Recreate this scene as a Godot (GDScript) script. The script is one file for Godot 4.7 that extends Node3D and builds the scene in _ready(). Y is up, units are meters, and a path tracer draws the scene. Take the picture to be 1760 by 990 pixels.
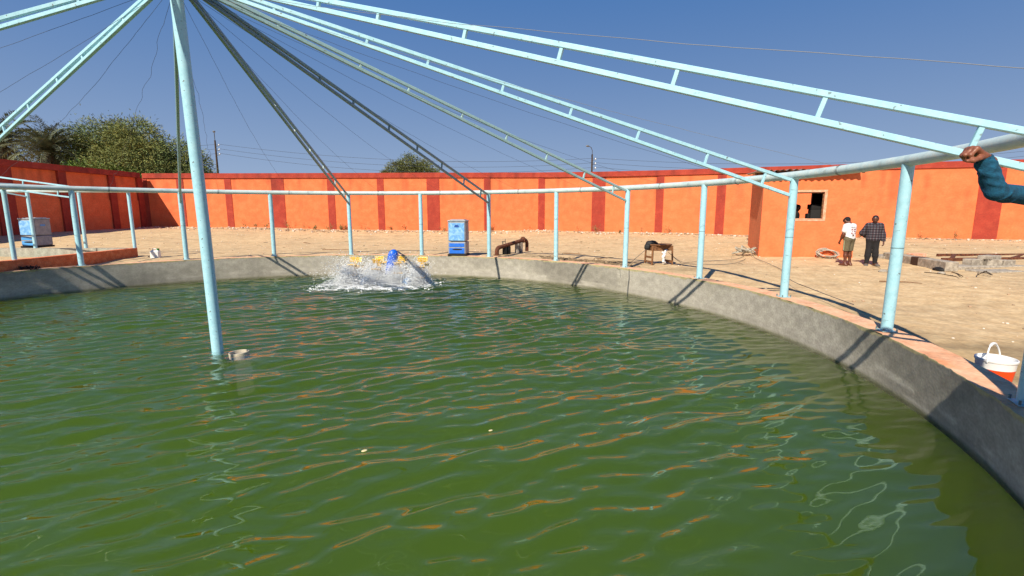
extends Node3D
# A round fish pond under a half-finished pale blue steel canopy frame, in a walled orange yard.

const PC := Vector3(-5.3166, 0.0, -8.6495)   # middle of the pond; y 0 is the top of its wall
const RP := 10.966                           # ring of posts
const RI := 10.78                            # inner face of the pond wall
const RO := 11.16                            # outer edge of the coping
const RAIL_Y := 2.44
const POST_H := 2.377
const APEX := 5.525
const CHORD_Y := 2.332                         # top chord where it meets the rail
const FOOT := Vector3(-0.10, 0.0, 0.0)
const LEAN := Vector3(-0.116, 0.0, 0.167)         # how far the top of the pole leans over
const A0 := -0.89253
const WATER_Y := -0.775
const TOP_Y := 4.35                          # top of the yard walls

var rng := RandomNumberGenerator.new()
var mats := {}
var taken := {}
var na := FastNoiseLite.new()
var nb := FastNoiseLite.new()


# ---------------------------------------------------------------- mesh collector
class M:
	var v := PackedVector3Array()
	var n := PackedVector3Array()
	var u := PackedVector2Array()
	var c := PackedColorArray()
	var ix := PackedInt32Array()
	var col := Color.WHITE

	func p(a: Vector3, nr: Vector3, uv := Vector2.ZERO) -> int:
		v.append(a); n.append(nr); u.append(uv); c.append(col)
		return v.size() - 1

	func tri(a: int, b: int, d: int) -> void:
		var g := (v[b] - v[a]).cross(v[d] - v[a])
		if g.dot(n[a] + n[b] + n[d]) > 0.0:
			ix.append(a); ix.append(d); ix.append(b)
		else:
			ix.append(a); ix.append(b); ix.append(d)

	func quad(a: int, b: int, d: int, e: int) -> void:
		tri(a, b, d); tri(a, d, e)

	func face(pts: Array, out: Vector3) -> void:      # flat polygon (fan) whose normal points along out
		var g: Vector3 = (pts[1] - pts[0]).cross(pts[2] - pts[0])
		if g.length() < 1e-12 and pts.size() > 3:
			g = (pts[2] - pts[0]).cross(pts[3] - pts[0])
		g = g.normalized()
		if g.dot(out) < 0.0:
			g = -g
		var first := v.size()
		for q in pts:
			p(q, g)
		for i in range(1, pts.size() - 1):
			tri(first, first + i, first + i + 1)

	func box(at: Vector3, size: Vector3, b := Basis(), bev := 0.0) -> void:
		var h := size / 2.0
		bev = minf(bev, minf(h.x, minf(h.y, h.z)) * 0.9)
		for ax in 3:
			for s in [-1.0, 1.0]:
				var nr := Vector3.ZERO; nr[ax] = s
				var a1 := (ax + 1) % 3; var a2 := (ax + 2) % 3
				var pts := []
				for k in [[-1, -1], [1, -1], [1, 1], [-1, 1]]:
					var q := Vector3.ZERO
					q[ax] = s * h[ax]; q[a1] = k[0] * (h[a1] - bev); q[a2] = k[1] * (h[a2] - bev)
					pts.append(at + b * q)
				face(pts, b * nr)
		if bev <= 0.0:
			return
		for ax in 3:                                     # twelve edges
			var a1 := (ax + 1) % 3; var a2 := (ax + 2) % 3
			for s in [-1.0, 1.0]:
				for t in [-1.0, 1.0]:
					var pts := []
					for e in [[-1, 0], [1, 0], [1, 1], [-1, 1]]:
						var q := Vector3.ZERO
						q[ax] = e[0] * (h[ax] - bev)
						q[a1] = s * (h[a1] - (bev if e[1] == 1 else 0.0))
						q[a2] = t * (h[a2] - (bev if e[1] == 0 else 0.0))
						pts.append(at + b * q)
					var o := Vector3.ZERO; o[a1] = s; o[a2] = t
					face(pts, b * o)
		for s in [-1.0, 1.0]:
			for t in [-1.0, 1.0]:
				for w in [-1.0, 1.0]:
					var k := Vector3(s, t, w)
					var q := Vector3(s * h.x, t * h.y, w * h.z)
					face([at + b * (q - Vector3(0, t, w) * bev), at + b * (q - Vector3(s, 0, w) * bev), at + b * (q - Vector3(s, t, 0) * bev)], b * k)

	func beam(a: Vector3, b: Vector3, w: float, hgt: float, bev := 0.0, upv := Vector3.UP) -> void:
		var z := (b - a).normalized()
		var x := upv.cross(z)
		if x.length() < 1e-4:
			x = Vector3.RIGHT.cross(z)
		x = x.normalized()
		box((a + b) / 2.0, Vector3(w, hgt, a.distance_to(b)), Basis(x, z.cross(x), z), bev)

	func tube(pts: Array, r, sides := 10, caps := true) -> void:      # r: a number or one per point
		var cnt := pts.size()
		var t0: Vector3 = (pts[1] - pts[0]).normalized()
		var side := t0.cross(Vector3.UP)
		if side.length() < 0.05:
			side = t0.cross(Vector3.RIGHT)
		side = side.normalized()
		var first := v.size()
		for i in cnt:
			var t: Vector3 = (pts[mini(i + 1, cnt - 1)] - pts[maxi(i - 1, 0)]).normalized()
			side = (side - t * side.dot(t)).normalized()
			var o := t.cross(side)
			var rr: float = r[i] if r is Array else r
			for k in sides:
				var a := TAU * k / sides
				var d := side * cos(a) + o * sin(a)
				p(pts[i] + d * rr, d, Vector2(float(k) / sides, i))
		for i in cnt - 1:
			for k in sides:
				var a := first + i * sides + k
				var b := first + i * sides + (k + 1) % sides
				quad(a, b, b + sides, a + sides)
		if caps:
			for e in [0, cnt - 1]:
				var o: Vector3 = (pts[0] - pts[1]) if e == 0 else (pts[cnt - 1] - pts[cnt - 2])
				var ring := []
				for k in sides:
					ring.append(v[first + e * sides + k])
				face(ring, o)

	func lathe(prof: Array, segs: int, at := Vector3.ZERO, b := Basis()) -> void:   # prof: Vector2(r, y), normals outside when y rises
		var first := v.size()
		for i in prof.size():
			var q0: Vector2 = prof[maxi(i - 1, 0)]; var q1: Vector2 = prof[mini(i + 1, prof.size() - 1)]
			var d := (q1 - q0).normalized()
			for k in segs + 1:
				var a := TAU * k / segs
				var e := Vector3(cos(a), 0, sin(a))
				p(at + b * (e * prof[i].x + Vector3.UP * prof[i].y), b * (e * d.y - Vector3.UP * d.x), Vector2(float(k) / segs, float(i) / prof.size()))
		for i in prof.size() - 1:
			for k in segs:
				var a := first + i * (segs + 1) + k
				quad(a, a + 1, a + segs + 2, a + segs + 1)

	func ball(at: Vector3, r: Vector3, segs := 10, rings := 7, b := Basis()) -> void:
		var first := v.size()
		for i in rings + 1:
			var la := PI * i / rings - PI / 2
			for k in segs + 1:
				var lo := TAU * k / segs
				var e := Vector3(cos(la) * cos(lo), sin(la), cos(la) * sin(lo))
				p(at + b * (e * r), (b * (e / r)).normalized())
		for i in rings:
			for k in segs:
				var a := first + i * (segs + 1) + k
				quad(a, a + 1, a + segs + 2, a + segs + 1)

	func add(o: M) -> void:
		var f := v.size()
		v.append_array(o.v); n.append_array(o.n); u.append_array(o.u); c.append_array(o.c)
		for i in o.ix:
			ix.append(i + f)

	func mesh() -> ArrayMesh:
		var a := []
		a.resize(Mesh.ARRAY_MAX)
		a[Mesh.ARRAY_VERTEX] = v; a[Mesh.ARRAY_NORMAL] = n; a[Mesh.ARRAY_TEX_UV] = u; a[Mesh.ARRAY_COLOR] = c; a[Mesh.ARRAY_INDEX] = ix
		var m := ArrayMesh.new()
		m.add_surface_from_arrays(Mesh.PRIMITIVE_TRIANGLES, a)
		return m


# ---------------------------------------------------------------- bodies: smooth union of tapered capsules, meshed as surface nets
class Body:
	var bones := []                                     # [a, b, radius at a, radius at b]
	func add(a: Vector3, b: Vector3, ra: float, rb: float) -> void:
		bones.append([a, b, ra, rb])

	func field(q: Vector3, k: float) -> float:
		var s := 0.0
		for bo in bones:
			var a: Vector3 = bo[0]; var ab: Vector3 = bo[1] - a
			var t := clampf((q - a).dot(ab) / maxf(ab.length_squared(), 1e-9), 0.0, 1.0)
			var d := q.distance_to(a + ab * t) - lerpf(bo[2], bo[3], t)
			s += exp(-d / k)
		return -k * log(s + 1e-30)

	func net(k: float, cell: float, grow := 0.0, clips := []) -> M:
		var out := M.new()
		var lo := Vector3.INF; var hi := -Vector3.INF
		for bo in bones:
			for e in 2:
				var r: float = bo[2 + e] + grow + 2.0 * k + 2.0 * cell
				lo = lo.min(bo[e] - Vector3.ONE * r); hi = hi.max(bo[e] + Vector3.ONE * r)
		var nx := int(ceil((hi.x - lo.x) / cell)) + 1
		var ny := int(ceil((hi.y - lo.y) / cell)) + 1
		var nz := int(ceil((hi.z - lo.z) / cell)) + 1
		var g := PackedFloat32Array(); g.resize(nx * ny * nz)
		for bo in bones:
			var a: Vector3 = bo[0]; var ab: Vector3 = bo[1] - bo[0]
			var ll := maxf(ab.length_squared(), 1e-9)
			var ra: float = bo[2] + grow; var rb: float = bo[3] + grow
			var reach := maxf(ra, rb) + 3.5 * k + 2.0 * cell
			var l: Vector3 = (bo[0] as Vector3).min(bo[1]) - Vector3.ONE * reach - lo
			var h: Vector3 = (bo[0] as Vector3).max(bo[1]) + Vector3.ONE * reach - lo
			for i in range(maxi(0, int(l.x / cell)), mini(nx, int(h.x / cell) + 2)):
				for j in range(maxi(0, int(l.y / cell)), mini(ny, int(h.y / cell) + 2)):
					for m in range(maxi(0, int(l.z / cell)), mini(nz, int(h.z / cell) + 2)):
						var q := lo + Vector3(i, j, m) * cell
						var t := clampf((q - a).dot(ab) / ll, 0.0, 1.0)
						var d := q.distance_to(a + ab * t) - lerpf(ra, rb, t)
						if d < reach:
							g[(i * ny + j) * nz + m] += exp(-d / k)
		for i in nx:
			for j in ny:
				for m in nz:
					var at := (i * ny + j) * nz + m
					var d := -k * log(g[at] + 1e-12)
					for pl in clips:
						d = maxf(d, (pl as Plane).distance_to(lo + Vector3(i, j, m) * cell))
					g[at] = d
		var of := {}
		var sx := ny * nz
		var cs := [0, sx, nz, sx + nz, 1, sx + 1, nz + 1, sx + nz + 1]
		var co := [Vector3(0, 0, 0), Vector3(1, 0, 0), Vector3(0, 1, 0), Vector3(1, 1, 0), Vector3(0, 0, 1), Vector3(1, 0, 1), Vector3(0, 1, 1), Vector3(1, 1, 1)]
		var ed := [[0, 1], [2, 3], [4, 5], [6, 7], [0, 2], [1, 3], [4, 6], [5, 7], [0, 4], [1, 5], [2, 6], [3, 7]]
		for i in nx - 1:
			for j in ny - 1:
				for m in nz - 1:
					var at := (i * ny + j) * nz + m
					var f0 := g[at] < 0.0
					var same := true
					for e in range(1, 8):
						if (g[at + cs[e]] < 0.0) != f0:
							same = false
							break
					if same:
						continue
					var sum := Vector3.ZERO; var cnt := 0
					for e in ed:
						var da := g[at + cs[e[0]]]; var db := g[at + cs[e[1]]]
						if (da < 0.0) != (db < 0.0):
							sum += (co[e[0]] as Vector3).lerp(co[e[1]], da / (da - db)); cnt += 1
					var gr := Vector3.ZERO
					for e in 8:
						gr += ((co[e] as Vector3) - Vector3(0.5, 0.5, 0.5)) * g[at + cs[e]]
					of[at] = out.p(lo + (Vector3(i, j, m) + sum / cnt) * cell, gr.normalized())
		for i in range(1, nx - 1):
			for j in range(1, ny - 1):
				for m in range(1, nz - 1):
					var at := (i * ny + j) * nz + m
					var s0 := g[at] < 0.0
					if s0 != (g[at + sx] < 0.0):
						out.quad(of[at], of[at - nz], of[at - nz - 1], of[at - 1])
					if s0 != (g[at + nz] < 0.0):
						out.quad(of[at], of[at - sx], of[at - sx - 1], of[at - 1])
					if s0 != (g[at + 1] < 0.0):
						out.quad(of[at], of[at - sx], of[at - sx - nz], of[at - nz])
		return out


# ---------------------------------------------------------------- scene tree helpers
func numbered(called: String) -> String:
	if not taken.has(called):
		taken[called] = 0
		return called
	taken[called] += 1
	return "%s_%03d" % [called, taken[called]]

func thing(called: String, label: String, category: String, at := Vector3.ZERO, turn := 0.0, group := "") -> Node3D:
	var o := Node3D.new()
	o.name = numbered(called)
	o.position = at; o.rotation.y = turn
	o.set_meta("label", label); o.set_meta("category", category)
	if group != "":
		o.set_meta("group", group)
	add_child(o, true)
	return o

func part(called: String, m, mat: Material, parent: Node3D, label := "") -> MeshInstance3D:
	var o := MeshInstance3D.new()
	var c := 0
	for k in parent.get_children():
		if k.name == called or String(k.name).begins_with(called + "_") and String(k.name).substr(called.length() + 1).is_valid_int():
			c += 1
	o.name = called if c == 0 else "%s_%03d" % [called, c]
	o.mesh = m.mesh() if m is M else m
	o.material_override = mat
	if label != "":
		o.set_meta("label", label)
	parent.add_child(o, true)
	return o

func sole(called: String, m, mat: Material, label: String, category: String, at := Vector3.ZERO, turn := 0.0, group := "") -> MeshInstance3D:
	var o := MeshInstance3D.new()
	o.name = numbered(called)
	o.mesh = m.mesh() if m is M else m
	o.material_override = mat
	o.position = at; o.rotation.y = turn
	o.set_meta("label", label); o.set_meta("category", category)
	if group != "":
		o.set_meta("group", group)
	add_child(o, true)
	return o

func setting(called: String, m, mat: Material, kind := "structure", label := "", category := "") -> MeshInstance3D:
	var o := MeshInstance3D.new()
	o.name = numbered(called)
	o.mesh = m.mesh() if m is M else m
	o.material_override = mat
	o.set_meta("kind", kind)
	if label != "":
		o.set_meta("label", label); o.set_meta("category", category)
	add_child(o, true)
	return o

# ---------------------------------------------------------------- materials
func noise_image(sd: int, freq: float, size := 256, octaves := 5) -> Image:
	var f := FastNoiseLite.new()
	f.noise_type = FastNoiseLite.TYPE_SIMPLEX_SMOOTH
	f.seed = sd; f.frequency = freq; f.fractal_octaves = octaves
	return f.get_seamless_image(size, size)

func ramp_texture(im: Image, cols: Array, fine: Image = null, amount := 0.0, chips: Image = null) -> ImageTexture:
	var s := im.get_width()
	var g := Gradient.new()
	g.offsets = PackedFloat32Array(); g.colors = PackedColorArray()
	for i in cols.size():
		g.add_point(float(i) / (cols.size() - 1), cols[i])
	var o := Image.create(s, s, false, Image.FORMAT_RGB8)
	for y in s:
		for x in s:
			var t := im.get_pixel(x, y).r
			var k := g.sample(clampf((t - 0.2) / 0.6, 0.0, 1.0))
			if fine:
				var w := 1.0 + (fine.get_pixel(x, y).r - 0.5) * amount
				k = Color(k.r * w, k.g * w, k.b * w)
			if chips:
				var ch := smoothstep(0.815, 0.87, chips.get_pixel(x, y).r)
				k = k.lerp(Color(0.30, 0.26, 0.23), ch * 0.75)
			o.set_pixel(x, y, k)
	o.generate_mipmaps()
	return ImageTexture.create_from_image(o)

func bump_texture(im: Image) -> ImageTexture:
	return ImageTexture.create_from_image(im)

func plain(called: String, c: Color, rough := 0.7, metal := 0.0) -> StandardMaterial3D:
	if mats.has(called):
		return mats[called]
	var m := StandardMaterial3D.new()
	m.resource_name = called
	m.albedo_color = c; m.roughness = rough; m.metallic = metal
	mats[called] = m
	return m

# a surface whose colour wanders between cols, with relief of a few millimetres
func rough_mat(called: String, cols: Array, metres: float, rough := 0.85, relief := 0.3, sd := 1, freq := 0.012, fine := 0.25, world := true, tint := false, chipped := false) -> StandardMaterial3D:
	if mats.has(called):
		return mats[called]
	var m := StandardMaterial3D.new()
	m.resource_name = called
	var base := noise_image(sd, freq)
	var fin := noise_image(sd + 7, 0.09, 256, 4)
	m.albedo_texture = ramp_texture(base, cols, fin, fine, noise_image(sd + 3, 0.045, 256, 3) if chipped else null)
	m.roughness = rough
	m.uv1_triplanar = true; m.uv1_world_triplanar = world
	m.uv1_scale = Vector3.ONE / metres
	if relief > 0.0:
		m.heightmap_enabled = true
		m.heightmap_texture = bump_texture(fin)
		m.heightmap_scale = relief
	m.vertex_color_use_as_albedo = tint
	mats[called] = m
	return m

# ---------------------------------------------------------------- places
func ring(k: float, r: float, y := 0.0) -> Vector3:
	var a := A0 + k * TAU / 24.0
	return PC + Vector3(sin(a) * r, y, -cos(a) * r)

func ground_y(x: float, z: float) -> float:
	var d := Vector2(x - PC.x, z - PC.z).length()
	var far := lerpf(0.62, 0.46, smoothstep(-26.0, -4.0, x)) - 0.14 * smoothstep(2.0, 16.0, x)
	var g := -0.05 + far * smoothstep(17.5, 29.0, d)
	g -= 0.20 * (1.0 - smoothstep(13.5, 17.5, d)) * smoothstep(-15.5, -12.0, z) * smoothstep(0.0, 3.0, x)
	g -= 0.12 * (1.0 - smoothstep(0.5, 1.4, Vector2(x - 5.9, z + 5.66).length()))      # damp hollow by the bucket
	g -= 0.09 * (1.0 - smoothstep(0.5, 2.5, Vector2(x + 14.6, z + 16.0).length()))
	if d < 45.0:
		g += nb.get_noise_2d(x * 6.0, z * 6.0) * 0.05 * smoothstep(11.2, 13.0, d) + na.get_noise_2d(x * 40.0, z * 40.0) * 0.018
		var wall_foot := smoothstep(1.6, 0.2, absf(z + 34.4 - 0.2 * nb.get_noise_2d(x * 14.0, 3.0) * 4.0)) if x < 3.0 else 0.0
		g += wall_foot * 0.06
	return g


func _ready() -> void:
	rng.seed = 7
	na.seed = 11; na.frequency = 0.05; na.fractal_octaves = 4
	nb.seed = 23; nb.frequency = 0.03; nb.fractal_octaves = 3

	var cam := Camera3D.new()
	cam.name = "camera"
	cam.fov = 61.41
	cam.near = 0.05; cam.far = 2000.0
	cam.position = Vector3(0, 1.75, 0)
	cam.rotation = Vector3(deg_to_rad(-9.0437), 0, 0)
	add_child(cam)
	cam.current = true

	var env := Environment.new()
	env.background_mode = Environment.BG_SKY
	var sm := ProceduralSkyMaterial.new()
	sm.sky_top_color = Color(0.10, 0.335, 0.57)
	sm.sky_horizon_color = Color(0.54, 0.605, 0.69)
	sm.sky_curve = 0.165
	sm.ground_bottom_color = Color(0.42, 0.36, 0.29)
	sm.ground_horizon_color = Color(0.53, 0.55, 0.58)
	sm.sun_angle_max = 8.0
	var sky := Sky.new()
	sky.sky_material = sm
	env.sky = sky
	env.tonemap_mode = Environment.TONE_MAPPER_LINEAR
	env.tonemap_exposure = 1.5
	env.volumetric_fog_enabled = true               # for the mist over the paddle wheels only
	env.volumetric_fog_density = 0.0
	env.sdfgi_enabled = true; env.ssao_enabled = true; env.ssil_enabled = true
	var we := WorldEnvironment.new()
	we.name = "environment"
	we.environment = env
	add_child(we)

	var sun := DirectionalLight3D.new()
	sun.name = "sun"
	sun.light_energy = 1.5
	sun.light_color = Color(1.0, 0.955, 0.88)
	sun.light_angular_distance = 0.5
	sun.shadow_enabled = true
	var el := deg_to_rad(42.0)
	sun.basis = Basis.looking_at(Vector3(0.498 * cos(el), -sin(el), -0.867 * cos(el)))
	add_child(sun)

	make_materials()
	build_ground()
	build_water()
	build_pond_wall()
	build_yard_walls()
	build_hut()
	build_frame()
	build_wires()
	build_second_tank()
	build_trees()
	build_power_line()
	build_aerator()
	build_cabinets()
	build_pipe()
	build_table()
	build_ropes()
	build_lumber()
	build_small_things()
	build_people()


func make_materials() -> void:
	rough_mat("sand", [Color(0.735, 0.62, 0.46), Color(0.77, 0.66, 0.50), Color(0.81, 0.705, 0.545)], 2.6, 0.95, 0.5, 3, 0.02, 0.20, true, true)
	rough_mat("orange_plaster", [Color(0.87, 0.425, 0.24), Color(0.885, 0.442, 0.255), Color(0.90, 0.468, 0.28)], 2.7, 0.85, 0.5, 5, 0.016, 0.12, true, true)
	rough_mat("red_plaster", [Color(0.60, 0.20, 0.135), Color(0.62, 0.215, 0.145), Color(0.655, 0.25, 0.17)], 2.3, 0.85, 0.5, 9, 0.016, 0.16, true, true)
	rough_mat("concrete", [Color(0.585, 0.565, 0.52), Color(0.63, 0.61, 0.565), Color(0.68, 0.66, 0.61)], 1.3, 0.9, 0.25, 13, 0.018, 0.22, true, true)
	rough_mat("coping_paint", [Color(0.845, 0.62, 0.47), Color(0.86, 0.66, 0.515), Color(0.87, 0.69, 0.55)], 1.9, 0.9, 0.4, 17, 0.02, 0.18, true, true)
	rough_mat("blue_paint", [Color(0.60, 0.785, 0.835), Color(0.62, 0.805, 0.86), Color(0.63, 0.815, 0.87), Color(0.64, 0.82, 0.872), Color(0.66, 0.825, 0.87)], 1.3, 0.42, 0.03, 21, 0.03, 0.08, true, true, true)
	rough_mat("pale_pipe", [Color(0.62, 0.68, 0.68), Color(0.67, 0.755, 0.765), Color(0.70, 0.78, 0.785), Color(0.72, 0.795, 0.80), Color(0.76, 0.80, 0.78)], 1.4, 0.5, 0.08, 25, 0.02, 0.10, true, true)
	rough_mat("rust", [Color(0.25, 0.13, 0.075), Color(0.36, 0.19, 0.11), Color(0.46, 0.27, 0.17)], 0.5, 0.85, 0.3, 29, 0.02, 0.3)
	rough_mat("old_wood", [Color(0.36, 0.23, 0.13), Color(0.47, 0.31, 0.18), Color(0.57, 0.41, 0.26)], 0.4, 0.85, 0.2, 33, 0.02, 0.35)
	rough_mat("grey_block", [Color(0.52, 0.48, 0.43), Color(0.60, 0.565, 0.51), Color(0.68, 0.64, 0.58)], 0.9, 0.95, 0.5, 37, 0.02, 0.25)
	rough_mat("bark", [Color(0.20, 0.155, 0.11), Color(0.29, 0.23, 0.17), Color(0.36, 0.30, 0.23)], 0.6, 0.95, 0.8, 41, 0.02, 0.3)
	rough_mat("zinc", [Color(0.44, 0.36, 0.31), Color(0.55, 0.49, 0.44), Color(0.63, 0.58, 0.53)], 1.2, 0.6, 0.05, 43, 0.02, 0.2)
	rough_mat("brick_orange", [Color(0.80, 0.39, 0.22), Color(0.83, 0.43, 0.26), Color(0.86, 0.49, 0.32)], 1.4, 0.9, 0.5, 47, 0.02, 0.2, true, true)
	rough_mat("pale_plaster", [Color(0.80, 0.55, 0.42), Color(0.82, 0.62, 0.50), Color(0.85, 0.70, 0.60)], 0.8, 0.9, 0.5, 51, 0.02, 0.2)
	rough_mat("hut_side", [Color(0.81, 0.44, 0.24), Color(0.83, 0.46, 0.255), Color(0.85, 0.48, 0.28)], 2.7, 0.9, 0.5, 5, 0.016, 0.14)
	plain("wire", Color(0.23, 0.25, 0.29), 0.6)
	plain("pale_wire", Color(0.48, 0.49, 0.50), 0.5)
	plain("black_rubber", Color(0.055, 0.05, 0.05), 0.7)
	plain("white_plastic", Color(0.88, 0.88, 0.87), 0.4)
	plain("orange_plastic", Color(0.90, 0.27, 0.06), 0.4)
	plain("yellow_plastic", Color(0.90, 0.70, 0.08), 0.45)
	plain("blue_plastic", Color(0.06, 0.36, 0.80), 0.4)
	plain("light_blue_plastic", Color(0.30, 0.60, 0.85), 0.45)
	plain("dark_blue_cloth", Color(0.03, 0.27, 0.38), 0.9)
	plain("steel", Color(0.42, 0.41, 0.40), 0.4, 0.6)
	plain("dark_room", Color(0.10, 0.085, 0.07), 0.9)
	plain("rope", Color(0.66, 0.64, 0.58), 0.95)


# ---------------------------------------------------------------- ground and water
func build_ground() -> void:
	var m := M.new()
	var rs := [RO - 0.05]
	var step := 0.16
	while rs[-1] < 420.0:
		rs.append(rs[-1] + step)
		if rs[-1] > 24.0:
			step *= 1.12
	var segs := 440
	for r in rs:
		for k in segs:
			var a := TAU * k / segs
			var x: float = PC.x + sin(a) * r; var z: float = PC.z - cos(a) * r
			var e := 0.06
			var y := ground_y(x, z)
			if r < RO + 0.25:
				y = minf(y, -0.035)
			var nr := Vector3(y - ground_y(x + e, z), e, y - ground_y(x, z + e)).normalized() if r < 60.0 else Vector3.UP
			var t := nb.get_noise_2d(x * 5.0 + 50.0, z * 5.0)
			var t2 := na.get_noise_2d(x * 9.0, z * 9.0 + 90.0)
			var c := 1.0 + 0.10 * t + 0.16 * minf(t2, 0.05)
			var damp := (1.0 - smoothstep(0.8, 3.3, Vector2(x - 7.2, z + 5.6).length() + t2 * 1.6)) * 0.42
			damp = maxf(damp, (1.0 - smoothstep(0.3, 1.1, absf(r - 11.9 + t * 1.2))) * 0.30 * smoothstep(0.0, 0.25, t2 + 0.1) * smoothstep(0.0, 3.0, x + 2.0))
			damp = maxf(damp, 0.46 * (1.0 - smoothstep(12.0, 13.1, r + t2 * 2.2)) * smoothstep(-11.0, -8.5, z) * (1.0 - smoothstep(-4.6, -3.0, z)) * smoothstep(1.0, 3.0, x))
			c *= 1.0 - 0.12 * smoothstep(0.05, 0.35, na.get_noise_2d(x * 5.0, z * 24.0 + 11.0)) - 0.05 * smoothstep(0.1, 0.4, na.get_noise_2d(x * 24.0, z * 6.0 + 300.0))
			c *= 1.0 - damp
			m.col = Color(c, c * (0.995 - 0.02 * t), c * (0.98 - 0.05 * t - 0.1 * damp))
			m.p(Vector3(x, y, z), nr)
	for i in rs.size() - 1:
		for k in segs:
			var a: int = i * segs + k; var b: int = i * segs + (k + 1) % segs
			m.quad(a, b, b + segs, a + segs)
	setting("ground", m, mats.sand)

	# pebbles and crumbs of plaster strewn over the sand: nobody could count them
	var stone := M.new()
	stone.ball(Vector3.ZERO, Vector3(1.0, 0.55, 0.8), 6, 4)
	var mm := MultiMesh.new()
	mm.transform_format = MultiMesh.TRANSFORM_3D
	mm.use_colors = true
	mm.mesh = stone.mesh()
	var list := []
	for i in 5600:
		var x := rng.randf_range(-26, 26); var z := rng.randf_range(-34, 0)
		var foot := rng.randf() < 0.34
		if foot:
			z = -34.0 + absf(rng.randfn(0.0, 0.8)) + maxf(0.0, x - 3.0) * 0.40
		var d := Vector2(x - PC.x, z - PC.z).length()
		if d < RO + 0.15 or x < -14.5 and z > -19.9 or x < -25.7:
			continue
		var s := 0.010 + 0.035 * pow(rng.randf(), 3.5)
		if foot:
			s = 0.018 + 0.085 * pow(rng.randf(), 3.0)
		list.append([Transform3D(Basis(Vector3.UP, rng.randf() * TAU).scaled(Vector3.ONE * s), Vector3(x, ground_y(x, z) + s * 0.25, z)), rng.randf()])
	mm.instance_count = list.size()
	for i in list.size():
		mm.set_instance_transform(i, list[i][0])
		var t: float = list[i][1]
		mm.set_instance_color(i, Color(0.62, 0.54, 0.45) if t < 0.45 else (Color(0.30, 0.21, 0.14) if t < 0.75 else Color(0.42, 0.28, 0.18)))
	var pm := plain("pebble", Color.WHITE, 0.95)
	pm.vertex_color_use_as_albedo = true
	var o := MultiMeshInstance3D.new()
	o.name = "pebbles"
	o.multimesh = mm; o.material_override = pm
	o.set_meta("kind", "stuff"); o.set_meta("label", "small stones and crumbs strewn over the sand"); o.set_meta("category", "pebbles")
	add_child(o)


var waves := []

func wave(x: float, z: float) -> Vector3:                    # height, slope along x, slope along z
	var h := 0.0; var gx := 0.0; var gz := 0.0
	for w in waves:
		var ph: float = w[0] * x + w[1] * z + w[2]
		h += w[3] * sin(ph)
		var c: float = w[3] * cos(ph)
		gx += w[0] * c; gz += w[1] * c
	return Vector3(h, gx, gz)

func calm(x: float, z: float) -> float:
	var d := Vector2(x - PC.x, z - PC.z).length()
	var f := lerpf(1.0, 0.62, smoothstep(5.5, 10.0, d) * smoothstep(-2.0, 2.5, x))
	f *= 0.86 + 0.5 * nb.get_noise_2d(x * 5.0, z * 5.0 + 40.0)
	f += 0.8 * (1.0 - smoothstep(0.6, 3.2, Vector2((x + 4.4) * 0.6, z + 17.0).length()))
	return f

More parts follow.
